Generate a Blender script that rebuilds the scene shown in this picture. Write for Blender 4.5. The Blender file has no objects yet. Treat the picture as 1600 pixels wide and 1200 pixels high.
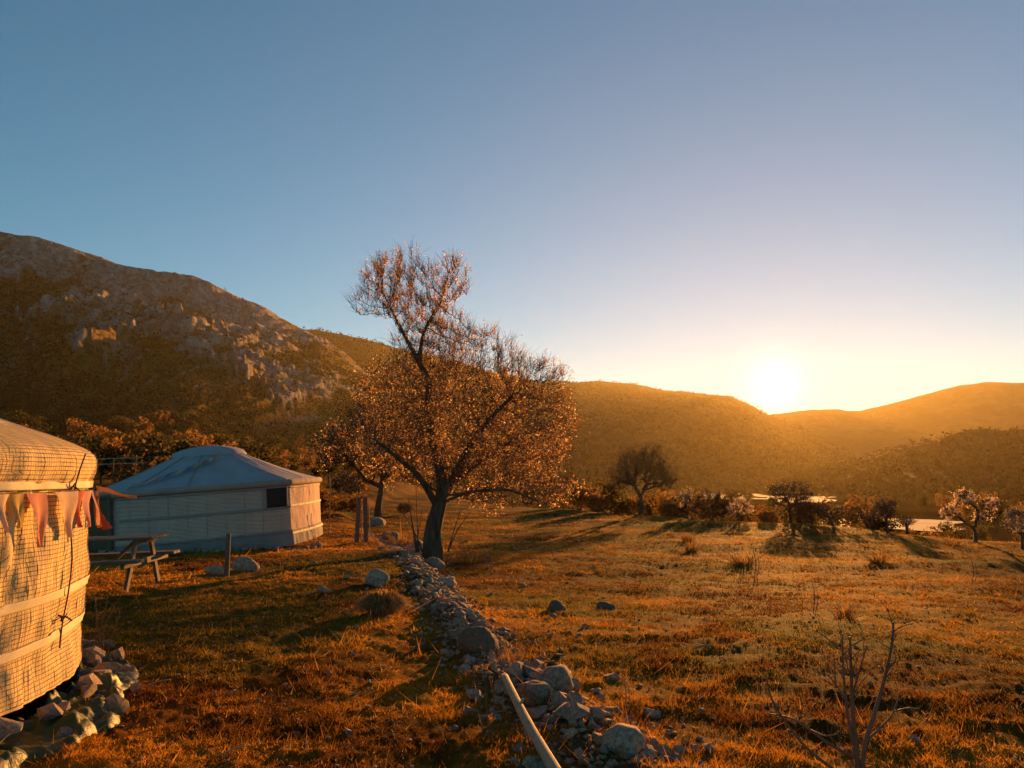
import bpy, bmesh, math, random
import numpy as np
from mathutils import Vector, Matrix
S = bpy.context.scene
COL = S.collection
R = math.radians
rnd = random.Random(7)
rng = np.random.default_rng(7)

# ------------------------------------------------------------------ camera
EYE = 1.6
F = 1200.0                       # focal length in photo pixels (1600 wide)
PITCH = math.atan(145 / F)
cd = bpy.data.cameras.new('camera'); cam = bpy.data.objects.new('camera', cd); COL.objects.link(cam)
cd.sensor_width = 36.0; cd.lens = 36.0 * F / 1600.0
cd.clip_start = 0.05; cd.clip_end = 30000
cam.location = (0, 0, EYE); cam.rotation_euler = (math.pi / 2 + PITCH, 0, 0)
S.camera = cam

# ------------------------------------------------------------------ sun, sky, exposure
SUN_AZ, SUN_EL = R(19.0), R(6.4)          # azimuth right of +Y
sdir = Vector((math.sin(SUN_AZ) * math.cos(SUN_EL), math.cos(SUN_AZ) * math.cos(SUN_EL), math.sin(SUN_EL)))
sl = bpy.data.lights.new('sun', 'SUN'); so = bpy.data.objects.new('sun', sl); COL.objects.link(so)
sl.energy = 5.0; sl.angle = R(0.55); sl.color = (1.0, 0.42, 0.09)
so.rotation_euler = sdir.to_track_quat('Z', 'Y').to_euler(); so.location = (60, 180, 60)
W = bpy.data.worlds.new('World'); S.world = W; W.use_nodes = True
nt = W.node_tree; nt.nodes.clear()
sky = nt.nodes.new('ShaderNodeTexSky'); sky.sky_type = 'NISHITA'; sky.sun_disc = False
sky.sun_elevation = SUN_EL; sky.sun_rotation = SUN_AZ
sky.altitude = 800; sky.air_density = 1.0; sky.dust_density = 0.0; sky.ozone_density = 3.0
bg = nt.nodes.new('ShaderNodeBackground'); bg.inputs['Strength'].default_value = 0.060
wo = nt.nodes.new('ShaderNodeOutputWorld')
# the sun's own disc and its bright aureole, at the true sun direction
geo = nt.nodes.new('ShaderNodeNewGeometry')
dot = nt.nodes.new('ShaderNodeVectorMath'); dot.operation = 'DOT_PRODUCT'; dot.inputs[1].default_value = -sdir
nt.links.new(geo.outputs['Incoming'], dot.inputs[0])
ac = nt.nodes.new('ShaderNodeMath'); ac.operation = 'ARCCOSINE'; nt.links.new(dot.outputs['Value'], ac.inputs[0])
def wmath(op, a, b=None):
    n = nt.nodes.new('ShaderNodeMath'); n.operation = op
    for i, v in enumerate((a, b)):
        if v is None: continue
        if isinstance(v, (int, float)): n.inputs[i].default_value = v
        else: nt.links.new(v, n.inputs[i])
    return n.outputs[0]
g1 = wmath('MULTIPLY', wmath('EXPONENT', wmath('MULTIPLY', ac.outputs[0], -1 / R(0.75))), 18.0)
g2 = wmath('MULTIPLY', wmath('EXPONENT', wmath('MULTIPLY', ac.outputs[0], -1 / R(13.0))), 0.1)
gl = wmath('ADD', g1, g2)
gc = nt.nodes.new('ShaderNodeVectorMath'); gc.operation = 'SCALE'; gc.inputs[0].default_value = (1.0, 0.88, 0.56)
nt.links.new(gl, gc.inputs['Scale'])
ad = nt.nodes.new('ShaderNodeVectorMath'); ad.operation = 'ADD'
tint = nt.nodes.new('ShaderNodeVectorMath'); tint.operation = 'MULTIPLY'; tint.inputs[1].default_value = (0.61, 1.09, 0.97)   # the photo's cool white balance
nt.links.new(sky.outputs[0], tint.inputs[0]); nt.links.new(tint.outputs[0], ad.inputs[0]); nt.links.new(gc.outputs[0], ad.inputs[1])
nt.links.new(ad.outputs[0], bg.inputs['Color']); nt.links.new(bg.outputs[0], wo.inputs['Surface'])
S.view_settings.view_transform = 'Standard'; S.view_settings.look = 'None'
S.view_settings.gamma = 1.0; S.view_settings.use_curve_mapping = False
S.view_settings.exposure = 1.4
S.cycles.use_denoising = True
S.cycles.max_bounces = 8; S.cycles.diffuse_bounces = 4; S.cycles.transmission_bounces = 4
S.cycles.volume_bounces = 0; S.cycles.transparent_max_bounces = 8
S.cycles.sample_clamp_indirect = 4.0

# ------------------------------------------------------------------ helpers
def tag(o, label=None, cat=None, group=None, kind=None):
    if label: o['label'] = label
    if cat: o['category'] = cat
    if group: o['group'] = group
    if kind: o['kind'] = kind
    return o
def empty(name, loc=(0, 0, 0), rz=0.0):
    o = bpy.data.objects.new(name, None); COL.objects.link(o)
    o.location = loc; o.rotation_euler = (0, 0, rz); o.empty_display_size = 0.2
    return o
def link(name, me, mat=None, parent=None):
    if mat is not None and not me.materials: me.materials.append(mat)
    o = bpy.data.objects.new(name, me); COL.objects.link(o)
    if parent is not None: o.parent = parent
    return o
def mesh_np(name, V, Fc, smooth=False, col=None):
    """V (n,3); Fc (m,k) uniform polygons or list"""
    me = bpy.data.meshes.new(name)
    V = np.asarray(V, np.float32)
    if isinstance(Fc, list):
        me.from_pydata(V.tolist(), [], Fc)
    else:
        Fc = np.asarray(Fc, np.int32); m, k = Fc.shape
        me.vertices.add(len(V)); me.vertices.foreach_set('co', V.ravel())
        me.loops.add(m * k); me.loops.foreach_set('vertex_index', Fc.ravel())
        me.polygons.add(m); me.polygons.foreach_set('loop_start', np.arange(0, m * k, k, dtype=np.int32))
        me.update(calc_edges=True)
    if col is not None:
        a = me.color_attributes.new('col', 'FLOAT_COLOR', 'POINT')
        c = np.ones((len(V), 4), np.float32); c[:, :3] = col
        a.data.foreach_set('color', c.ravel())
    if smooth: me.polygons.foreach_set('use_smooth', np.ones(len(me.polygons), bool))
    me.update()
    return me
def grid_faces(nr, nc, wrap=False):
    i = np.arange(nr - 1)[:, None]; j = np.arange(nc if wrap else nc - 1)[None, :]
    jn = (j + 1) % nc
    a = i * nc + j; b = i * nc + jn; c = (i + 1) * nc + jn; d = (i + 1) * nc + j
    return np.stack([a, b, c, d], -1).reshape(-1, 4)

def _hash(ix, iy, iz, seed):
    h = (ix.astype(np.int64) * 374761393 + iy.astype(np.int64) * 668265263 + iz.astype(np.int64) * 2147483647 + seed * 974711) & 0xffffffff
    h = ((h ^ (h >> 13)) * 1274126177) & 0xffffffff
    h = ((h ^ (h >> 16)) * 2246822519) & 0xffffffff
    return ((h ^ (h >> 15)) & 0xffff) / 65535.0
def vnoise(x, y, z=0.0, seed=0):
    x, y, z = np.broadcast_arrays(np.asarray(x, float), np.asarray(y, float), np.asarray(z, float))
    xi, yi, zi = np.floor(x), np.floor(y), np.floor(z)
    fx, fy, fz = x - xi, y - yi, z - zi
    fx = fx * fx * fx * (fx * (fx * 6 - 15) + 10); fy = fy * fy * fy * (fy * (fy * 6 - 15) + 10); fz = fz * fz * (3 - 2 * fz)
    xi = xi.astype(np.int64); yi = yi.astype(np.int64); zi = zi.astype(np.int64)
    def lay(k):
        a = _hash(xi, yi, zi + k, seed); b = _hash(xi + 1, yi, zi + k, seed)
        c = _hash(xi, yi + 1, zi + k, seed); d = _hash(xi + 1, yi + 1, zi + k, seed)
        return (a * (1 - fx) + b * fx) * (1 - fy) + (c * (1 - fx) + d * fx) * fy
    l0 = lay(0)
    if np.all(fz == 0): return l0 * 2 - 1
    return (l0 * (1 - fz) + lay(1) * fz) * 2 - 1
def fbm(x, y, z=0.0, o=4, g=0.5, seed=0):
    s = 0; a = 1; n = 0; f = 1
    for k in range(o):
        s = s + a * vnoise(np.asarray(x) * f + 17.3 * k, np.asarray(y) * f - 9.1 * k, np.asarray(z) * f, seed + k)
        n += a; a *= g; f *= 2.03
    return s / n
def ridged(x, y, o=4, g=0.5, seed=0):
    s = 0; a = 1; n = 0; f = 1
    for k in range(o):
        s = s + a * (1 - np.abs(vnoise(np.asarray(x) * f + 5.7 * k, np.asarray(y) * f + 3.3 * k, 0.0, seed + k)) * 1.6)
        n += a; a *= g; f *= 2.1
    return s / n
def sstep(a, b, x):
    t = np.clip((np.asarray(x, float) - a) / (b - a), 0, 1); return t * t * (3 - 2 * t)

# pixel -> ray (world), point at world depth Y
CP, SP = math.cos(PITCH), math.sin(PITCH)
def ray(px, py):
    dx = (px - 800.0); up = 600.0 - py
    return np.array([dx, F * CP - up * SP, F * SP + up * CP])
def at(px, py, Y):
    d = ray(px, py); d = d * (Y / d[1]); return Vector((d[0], d[1], d[2] + EYE))

# ------------------------------------------------------------------ materials
def new_mat(name):
    m = bpy.data.materials.new(name); m.use_nodes = True; t = m.node_tree; t.nodes.clear()
    out = t.nodes.new('ShaderNodeOutputMaterial'); return m, t, out
def ramp(t, fac, stops):
    r = t.nodes.new('ShaderNodeValToRGB'); e = r.color_ramp.elements
    while len(e) < len(stops): e.new(0.5)
    for k, (p, c) in enumerate(stops): e[k].position = p; e[k].color = (*c, 1)
    t.links.new(fac, r.inputs[0]); return r.outputs[0]
def noise(t, scale, detail=4, rough=0.55, coord=None, dist=0.0):
    n = t.nodes.new('ShaderNodeTexNoise'); n.inputs['Scale'].default_value = scale
    n.inputs['Detail'].default_value = detail; n.inputs['Roughness'].default_value = rough; n.inputs['Distortion'].default_value = dist
    if coord is None:
        c = t.nodes.new('ShaderNodeTexCoord'); coord = c.outputs['Object']
    t.links.new(coord, n.inputs['Vector']); return n.outputs[0]
def mapped(t, scale):
    c = t.nodes.new('ShaderNodeTexCoord'); m = t.nodes.new('ShaderNodeMapping'); m.inputs['Scale'].default_value = scale
    t.links.new(c.outputs['Object'], m.inputs[0]); return m.outputs[0]
def bump(t, h, strength=0.4, dist=0.02):
    b = t.nodes.new('ShaderNodeBump'); b.inputs['Strength'].default_value = strength; b.inputs['Distance'].default_value = dist
    t.links.new(h, b.inputs['Height']); return b.outputs[0]
def pbsdf(t, out, rough=0.85, spec=0.25, tint=None):
    p = t.nodes.new('ShaderNodeBsdfPrincipled'); p.inputs['Roughness'].default_value = rough
    p.inputs['Specular IOR Level'].default_value = spec
    if tint: p.inputs['Specular Tint'].default_value = (*tint, 1)
    t.links.new(p.outputs[0], out.inputs['Surface']); return p
def m_noise(name, stops, scale=5, rough=0.85, bs=0.4, bd=0.02, bscale=None, detail=5, stretch=None, spec=0.25, rand=0.0):
    m, t, out = new_mat(name); p = pbsdf(t, out, rough, spec)
    co = mapped(t, stretch) if stretch else None
    c = ramp(t, noise(t, scale, detail, coord=co), stops)
    if rand > 0:
        oi = t.nodes.new('ShaderNodeObjectInfo'); hs = t.nodes.new('ShaderNodeHueSaturation')
        mr = t.nodes.new('ShaderNodeMapRange'); mr.inputs['To Min'].default_value = 1 - rand; mr.inputs['To Max'].default_value = 1 + rand
        t.links.new(oi.outputs['Random'], mr.inputs[0]); t.links.new(mr.outputs[0], hs.inputs['Value']); t.links.new(c, hs.inputs['Color']); c = hs.outputs[0]
    t.links.new(c, p.inputs['Base Color'])
    if bs: t.links.new(bump(t, noise(t, bscale or scale * 4, 6, 0.65, coord=co), bs, bd), p.inputs['Normal'])
    return m
def m_attr(name, rough=0.9, transl=0.0, bs=0.0, bscale=20, bd=0.02, spec=.06, tint=None):
    """colour from the mesh's 'col' attribute, optional translucency (thin leaves and blades)"""
    m, t, out = new_mat(name)
    a = t.nodes.new('ShaderNodeAttribute'); a.attribute_name = 'col'
    p = pbsdf(t, out, rough, spec, tint); t.links.new(a.outputs['Color'], p.inputs['Base Color'])
    if bs: t.links.new(bump(t, noise(t, bscale, 6, 0.65), bs, bd), p.inputs['Normal'])
    if transl:
        tr = t.nodes.new('ShaderNodeBsdfTranslucent'); t.links.new(a.outputs['Color'], tr.inputs['Color'])
        mx = t.nodes.new('ShaderNodeMixShader'); mx.inputs[0].default_value = transl
        t.links.new(p.outputs[0], mx.inputs[1]); t.links.new(tr.outputs[0], mx.inputs[2]); t.links.new(mx.outputs[0], out.inputs['Surface'])
    return m
# ------------------------------------------------------------------ the ground: control heights -> smooth sheet
CTRL = np.array([  # x, y, height relative to the eye
    (0, 0, -1.6), (0, 4.2, -1.6), (-4, 5.5, -1.38), (-6, 4.7, -1.36), (-6, 9, -1.6), (-10.5, 19.5, -2.12), (-5.3, 22, -1.80), (-7.5, 18.5, -1.95), (-6.5, 12.0, -1.75), (-12, 34, -1.9),
    (-2.1, 21, -2.36), (3.3, 55, -2.38), (18.4, 27.6, -2.35), (13.3, 36.8, -2.35), (3.4, 8.2, -1.76), (6.3, 15, -2.05), (10, 10, -1.9), (8, 4, -1.7)])
def terrace(x, y):
    """the yard left of the rubble wall lies a step above the field"""
    xw = np.interp(y, [3, 4, 6, 10.5, 18, 22.5, 45], [.9, .7, 0, -.96, -2.2, -3.6, -10])
    return -.42 * sstep(7, 19, y) * sstep(-.4, .8, np.asarray(x) - xw)
def _terms(x, y):
    x = x / 10; y = y / 20
    return np.stack([np.ones_like(x), x, y, x * y, x * x, y * y], -1)
_cf = np.linalg.lstsq(np.vstack([_terms(CTRL[:, 0], CTRL[:, 1]), 0.12 * np.eye(6)[3:]]), np.concatenate([CTRL[:, 2] - terrace(CTRL[:, 0], CTRL[:, 1]), np.zeros(3)]), rcond=None)[0]
def base_h(x, y):
    x = np.asarray(x, float); y = np.asarray(y, float)
    return _terms(np.clip(x, -14, 20), np.clip(y, -4, 55)) @ _cf + terrace(x, y)
# the field ends at a low terrace bank; s > 0 is beyond it
def edge_s(x, y):
    ax, ay, bx, by = 3.3, 55.0, 18.4, 27.6
    L = math.hypot(bx - ax, by - ay); nx, ny = -(by - ay) / L, (bx - ax) / L
    return (np.asarray(x) - ax) * nx + (np.asarray(y) - ay) * ny + 1.6 * vnoise(np.asarray(x) * .16, np.asarray(y) * .16, 0, 91)
WALLPX = [(606, 838, 20), (640, 872, 26), (668, 905, 30), (690, 938, 34), (716, 970, 40), (748, 1015, 48), (795, 1065, 60), (858, 1115, 78), (930, 1165, 92), (1010, 1222, 110)]
WALL = []
def bare_h(x, y):
    x = np.asarray(x, float); y = np.asarray(y, float)
    h = base_h(x, y)
    s = edge_s(x, y)
    valley = -10.0 - 0.006 * np.clip(y - 60, 0, 500) + 1.5 * fbm(x * .008, y * .008, 0, 3, seed=5)
    drop = sstep(0, 26, s) * sstep(-45, 10, x + 0.12 * y - 10)
    h = h * (1 - drop) + valley * drop
    # towards the mountain foot on the left the land climbs
    lf = sstep(28, 75, y - 0.45 * (x + 8)) * sstep(6, -18, x + 0.05 * y)
    h = h + lf * (1.2 + 0.03 * np.clip(y - 40, 0, 140))
    return h
def wall_d(x, y):
    """distance to the rubble wall line and its local half width"""
    x = np.asarray(x, float); y = np.asarray(y, float)
    best = np.full(x.shape, 1e9); hw = np.zeros(x.shape)
    for (x0, y0, w0), (x1, y1, w1) in zip(WALL[:-1], WALL[1:]):
        dx, dy = x1 - x0, y1 - y0; L2 = dx * dx + dy * dy
        t = np.clip(((x - x0) * dx + (y - y0) * dy) / L2, 0, 1)
        d = np.hypot(x - x0 - t * dx, y - y0 - t * dy)
        m = d < best; best = np.where(m, d, best); hw = np.where(m, w0 + (w1 - w0) * t, hw)
    return best, hw
def ground_h(x, y):
    x = np.asarray(x, float); y = np.asarray(y, float)
    h = bare_h(x, y)
    r = np.hypot(x, y)
    h = h + 0.09 * fbm(x * .33, y * .33, 0, 2, seed=11) * sstep(1, 8, r)
    near = sstep(120, 40, r)
    h = h + near * (0.040 * fbm(x * 1.5, y * 1.5, 0, 5, .62, seed=12) + 0.046 * np.abs(fbm(x * 4.6, y * 5.5, 0, 4, 0.65, seed=13)))
    if WALL:
        d, hw = wall_d(x, y)
        h = h + 0.13 * sstep(1.25, 0.25, d / np.maximum(hw, .05)) * (0.75 + 0.4 * vnoise(x * 1.3, y * 1.3, 0, 14))
    return h + EYE
def hit(px, py, f=None):
    f = f or (lambda a, b: bare_h(a, b) + EYE)
    d = ray(px, py); lo = 0.0; prev = 1.0
    for Y in np.geomspace(1.0, 900, 500):
        k = Y / d[1]
        if EYE + d[2] * k < float(f(d[0] * k, Y)):
            a, b = prev, Y
            for _ in range(25):
                c = (a + b) / 2; k = c / d[1]
                if EYE + d[2] * k < float(f(d[0] * k, c)): b = c
                else: a = c
            k = b / d[1]; return Vector((d[0] * k, b, float(f(d[0] * k, b))))
        prev = Y
    return None
for (px, py, hwp) in WALLPX:
    p = hit(px, py); WALL.append((p.x, p.y, hwp / F * p.y))
def gz(x, y): return float(ground_h(np.array([x]), np.array([y]))[0])

# colour fields of the turf (real patches of dry, brown and green grass)
def turf_col(x, y):
    a = fbm(x * .5, y * .5, 0, 4, seed=31); b = fbm(x * 2.2, y * 2.2, 0, 3, seed=32); c = fbm(x * .23 + 3, y * .23, 0, 3, seed=33)
    dry = np.array([.50, .215, .02]); brown = np.array([.155, .058, .009]); green = np.array([.125, .10, .015])
    k = sstep(-.35, .35, a + .5 * b)[..., None]
    col = brown * (1 - k) + dry * k
    gx = np.exp(-(((x - 1.4) / 1.7) ** 2 + ((y - 7.6) / 1.3) ** 2))        # the green patch right of the wall
    gr = np.clip(sstep(.04, .42, c + .3 * b) * .85 + gx * .9 * sstep(-.4, .3, b), 0, .95)[..., None]
    return col * (1 - gr) + green * gr

def build_ground():
    az = np.concatenate([np.radians(np.linspace(-180, -52, 46, endpoint=False)), np.radians(np.linspace(-52, 52, 600)), np.radians(np.linspace(52, 180, 46, endpoint=False)[1:])])
    rr = np.concatenate([np.geomspace(0.6, 3.2, 14, endpoint=False), np.geomspace(3.2, 70, 250, endpoint=False), np.geomspace(70, 9000, 60)])
    A, RR = np.meshgrid(az, rr)
    X = RR * np.sin(A); Y = RR * np.cos(A)
    Z = ground_h(X, Y)
    V = np.stack([X, Y, Z], -1).reshape(-1, 3)
    Fc = grid_faces(len(rr), len(az), True)[:, ::-1]
    V = np.vstack([V, [[0, 0, gz(0, 0)]]])
    n = len(az); ci = len(V) - 1
    me_col = turf_col(V[:, 0], V[:, 1]) * 0.8
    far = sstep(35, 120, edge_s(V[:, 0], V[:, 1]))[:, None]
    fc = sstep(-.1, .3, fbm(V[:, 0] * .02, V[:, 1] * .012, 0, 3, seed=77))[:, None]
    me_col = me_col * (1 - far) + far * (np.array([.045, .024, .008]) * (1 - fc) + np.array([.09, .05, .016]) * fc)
    if WALL:
        d, hw = wall_d(V[:, 0], V[:, 1]); e = sstep(1.2, .6, d / np.maximum(hw, .05))[:, None]
        me_col = me_col * (1 - e) + np.array([.12, .085, .05]) * e
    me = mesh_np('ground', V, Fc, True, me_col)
    ca = np.ones((len(V), 4), np.float32); ca[:, :3] = me_col; ca[:, 3] = 1 - sstep(0, 12, edge_s(V[:, 0], V[:, 1]))      # alpha: dry-grass cover, which glints
    me.color_attributes['col'].data.foreach_set('color', ca.ravel())
    bm = bmesh.new(); bm.from_mesh(me); bm.verts.ensure_lookup_table()
    for j in range(n): bm.faces.new((bm.verts[ci], bm.verts[(j + 1) % n], bm.verts[j]))
    bm.normal_update(); bm.to_mesh(me); bm.free()
    m, t, out = new_mat('turf_soil')
    p = pbsdf(t, out, .9, .022, (1, .5, .04))
    a = t.nodes.new('ShaderNodeAttribute'); a.attribute_name = 'col'
    nz = noise(t, 9, 8, .7)
    sp_ = t.nodes.new('ShaderNodeMath'); sp_.operation = 'MULTIPLY'; sp_.inputs[1].default_value = .014; t.links.new(a.outputs['Alpha'], sp_.inputs[0]); t.links.new(sp_.outputs[0], p.inputs['Specular IOR Level'])
    mx = t.nodes.new('ShaderNodeMix'); mx.data_type = 'RGBA'; mx.blend_type = 'MULTIPLY'; mx.inputs[0].default_value = 1
    t.links.new(a.outputs['Color'], mx.inputs[6]); t.links.new(ramp(t, nz, [(.3, (.30, .26, .22)), (.7, (1.1, 1.05, 1.0))]), mx.inputs[7])
    t.links.new(mx.outputs[2], p.inputs['Base Color'])
    t.links.new(bump(t, noise(t, 26, 8, .75), .9, .03), p.inputs['Normal'])
    o = link('ground', me, m); tag(o, kind='structure')
build_ground()

# ------------------------------------------------------------------ hills: ridge line per bearing, each at its own distance
def m_hill(name, sc, lo, hi, bs, bd):
    m, t, out = new_mat(name); p = pbsdf(t, out, .98, .05)
    a = t.nodes.new('ShaderNodeAttribute'); a.attribute_name = 'col'
    mx = t.nodes.new('ShaderNodeMix'); mx.data_type = 'RGBA'; mx.blend_type = 'MULTIPLY'; mx.inputs[0].default_value = 1
    t.links.new(a.outputs['Color'], mx.inputs[6]); t.links.new(ramp(t, noise(t, sc, 9, .72), [(.32, (lo,) * 3), (.68, (hi,) * 3)]), mx.inputs[7])
    t.links.new(mx.outputs[2], p.inputs['Base Color']); t.links.new(bump(t, noise(t, sc * 1.7, 9, .72), bs, bd), p.inputs['Normal']); return m
HILLMAT = m_hill('hillside', .05, .5, 1.4, .8, 6.0)
MTMAT = m_hill('rocky_hillside', .13, .18, 1.9, 1.0, 8.0)
def hill(name, cols, step, rows, prof, noise_amp, colfn, mat=None, back=10, seed=0, tmap=None, post=None, smooth=True):
    cols = np.array(cols, float)
    px = np.arange(cols[0, 0], cols[-1, 0] + .1, step)
    ip = lambda k: np.interp(px, cols[:, 0], cols[:, k])
    py, Yr, Yf, zf = ip(1), ip(2), ip(3), ip(4)
    up = 600 - py; dy = F * CP - up * SP; dz = F * SP + up * CP
    zr = dz / dy * Yr; bx = (px - 800) / dy                # bx: x per unit Y
    t = (np.linspace(0, 1, rows) if tmap is None else np.interp(np.linspace(0, 1, rows), [0, .2, 1], [0, tmap, 1]))[:, None]
    T = np.broadcast_to(t, (rows, len(px)))
    Y = Yf + (Yr - Yf) * T; X = bx * Y
    p = prof(T, px[None, :])
    Z = zf + (zr - zf) * p
    n = noise_amp(X, Y, T, px[None, :], seed) * (zr - zf)
    env = np.clip(T * 6, 0, 1) * (1 - sstep(.9, 1.0, T) * .85)
    Z = Z + n * env
    if post is not None: Z = post(Z, X, Y, T, px[None, :])
    tb = np.linspace(0, 1, back + 1)[1:, None]
    Yb = Yr + (Yr - Yf) * tb * .9; Xb = bx * Yb; Zb = Z[-1:] - (zr - zf + 10) * tb ** 1.2
    fx, fy, fz = bx * (Yf - 15), Yf - 15, zf - 14                # tuck the foot under the ground
    X = np.vstack([fx, X, Xb]); Y = np.vstack([fy, Y, Yb]); Z = np.vstack([fz, Z, Zb]) + EYE
    Tf = np.vstack([np.zeros(len(px)), T, np.ones((back, len(px)))])
    PX = np.broadcast_to(px, X.shape)
    # slope for colouring
    gy = np.gradient(Z, axis=0) / np.maximum(np.abs(np.gradient(Y, axis=0)), .1)
    C = colfn(X, Y, Z, Tf, PX, gy)
    V = np.stack([X, Y, Z], -1).reshape(-1, 3)
    me = mesh_np(name, V, grid_faces(*X.shape), smooth, C.reshape(-1, 3))
    o = link(name, me, mat or HILLMAT); tag(o, kind='structure')
    return dict(X=X, Y=Y, Z=Z, T=Tf, PX=PX, C=C)
def rib(px, T, f, seed):
    # rocky ribs run down to the right
    w = .18 * fbm(px * .012, T * 7, 0, 3, .55, seed + 40)
    u = (px + 420 * (1 - T)) * .0045 + w; v = (T * 560 - px * .72) * .0085 + w
    return ridged(u * f * .6, v * f, 5, .55, seed)
def rock_mask(px, T):
    r = .62 * rib(px, T, 1.0, 3) + .30 * (fbm(px * .022, T * 13, 0, 4, .6, seed=8) + .5) + .16 * fbm(px * .11, T * 60, 0, 3, .6, seed=18)
    top = sstep(.84, .93, T) * sstep(520, 380, px)
    mid = .24 * np.exp(-((T - (.74 - .00028 * px)) / .15) ** 2)
    low = sstep(.52, .36, T) * sstep(420, 250, px)
    return sstep(.60, .70, r + mid + top * .45 - low * .5)
def mt_prof(T, px):
    # gentle apron, steep slope, then a cliff band under the crest on the left
    c = sstep(620, 300, px)
    s_ = np.clip((T - .27) / .73, 0, 1)
    base = .20 * T + .80 * (s_ ** 1.12)
    return base * (1 - .09 * c) + c * .09 * sstep(.90, .955, T)
def mt_noise(X, Y, T, px, seed):
    k = rock_mask(px, T)
    up = sstep(.2, .45, T)
    crag = ridged(X * .020, Y * .013 + T * 3, 5, .58, 9) - .55
    gully = ridged(px * .010 + .9 * fbm(px * .006, T * 3, 0, 2, seed=19), T * 2.0, 3, .5, 23) - .5
    return up * (.10 * (rib(px, T, 1.0, 3) - .5) + .045 * gully + .060 * k * crag + .022 * k) + .012 * fbm(X * .02, Y * .02, 0, 5, .65, 4)
def mt_col(X, Y, Z, T, px, gy):
    k = rock_mask(px, T)[..., None]
    v = fbm(X * .012, Y * .012, 0, 4, .6, 41)[..., None]; w = fbm(px * .06, T * 40, 0, 3, .6, 42)[..., None]
    rock = np.array([.36, .285, .235]) * (1 + .45 * w)
    grass = np.array([.18, .098, .017]) * (1 + .5 * v) + np.array([.025, .012, 0]) * sstep(-.2, .4, w)
    q1 = (px + 420 * (1 - T)) * .020; q2 = (T * 560 - px * .72) * .055
    cr = np.maximum(ridged(q1 * .5, q2, 3, .6, 47), .85 * ridged(px * .07, T * 55, 3, .6, 48))
    k = k * (1 - .8 * sstep(.60, .82, cr))[..., None]
    sc_ = sstep(.55, .75, ridged(q1, q2 * .6, 4, .6, 49))[..., None] * sstep(.3, .5, T)[..., None] * .55
    k = np.maximum(k, sc_ * (1 - k))
    c = rock * k + grass * (1 - k)
    return np.clip(c, .01, .8)
def strata(Z, X, Y, T, px):
    """tilted limestone beds: benches and small cliffs where the rock is bare"""
    k = rock_mask(px, T) * sstep(.3, .45, T) * (1 - sstep(.965, 1, T)); out = Z
    for hh, w, sd in ((15.0, .34, 1), (5.5, .5, 2)):
        s_ = (out + .10 * px + 7 * fbm(px * .018, T * 9, 0, 3, .6, 120 + sd)) / hh; f = s_ - np.floor(s_)
        out = out + k * w * hh * (sstep(.30, .62, f) - f)
    return out
MT = hill('rocky_mountain', [
    (-420, 290, 800, 80, 1), (-200, 322, 840, 88, 1), (0, 358, 880, 95, 2), (60, 372, 890, 100, 2), (120, 392, 900, 105, 2), (180, 410, 910, 110, 2), (225, 420, 930, 115, 2), (250, 425, 940, 118, 2),
    (300, 432, 950, 125, 2), (325, 440, 960, 130, 2), (345, 452, 965, 133, 1), (380, 466, 980, 140, 1), (410, 478, 1000, 148, 0), (440, 497, 1020, 155, 0), (470, 513, 1040, 165, -1),
    (500, 527, 1060, 178, -2), (540, 552, 1090, 200, -3), (580, 590, 1120, 230, -4), (620, 635, 1150, 270, -5), (660, 680, 1180, 320, -6), (720, 735, 1200, 420, -8)],
    2.2, 320, mt_prof, mt_noise, mt_col, mat=MTMAT, seed=3, tmap=.32, post=strata, smooth=False)
def hl_noise(X, Y, T, px, seed):
    return .13 * (ridged(X * .0030, Y * .0012, 5, .5, seed) - .5) + .05 * (ridged(X * .011, Y * .004, 4, .55, seed + 9) - .5) + .022 * fbm(X * .012, Y * .012, 0, 4, .6, seed + 5)
def hl_col(c0, c1):
    def f(X, Y, Z, T, px, gy):
        v = fbm(X * .008, Y * .006, 0, 5, .65, 51)[..., None]; k = sstep(-.3, .3, v)
        return np.clip(np.array(c0) * (1 - k) + np.array(c1) * k, .01, .8)
    return f
hp = lambda T, px: .65 * T ** 1.3 + .35 * T
WR = hill('wooded_ridge', [
    (430, 540, 1800, 648, -20), (470, 517, 1800, 648, -20), (490, 515, 1800, 648, -20), (540, 523, 1800, 648, -20), (600, 537, 1800, 648, -20), (680, 556, 2040, 612, -20), (760, 578, 2280, 576, -20), (850, 596, 2550, 561, -20), (900, 598, 2700, 547, -20), (930, 594, 2700, 547, -20), (980, 598, 2700, 547, -20),
    (1040, 608, 2700, 547, -18), (1110, 615, 2700, 561, -18), (1140, 618, 2700, 576, -18), (1170, 632, 2700, 590, -18), (1200, 648, 2700, 612, -18), (1260, 670, 2700, 648, -18), (1330, 700, 2700, 720, -18), (1400, 735, 2700, 864, -18)],
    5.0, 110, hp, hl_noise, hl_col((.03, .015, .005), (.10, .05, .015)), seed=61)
hill('far_ridge', [
    (1060, 668, 3000, 1700, -20), (1150, 655, 3000, 1700, -20), (1210, 647, 3000, 1700, -20), (1270, 640, 3000, 1700, -20), (1310, 638, 3000, 1700, -20), (1322, 641, 3000, 1700, -20), (1345, 641, 3000, 1700, -20), (1400, 628, 3000, 1700, -20), (1450, 615, 3000, 1700, -20), (1500, 602, 3000, 1700, -20),
    (1540, 597, 3000, 1700, -20), (1620, 598, 3000, 1700, -20), (1760, 612, 3000, 1700, -20), (2100, 600, 2900, 1500, -20)],
    6.0, 80, hp, hl_noise, hl_col((.04, .02, .008), (.10, .052, .018)), seed=71)
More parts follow.
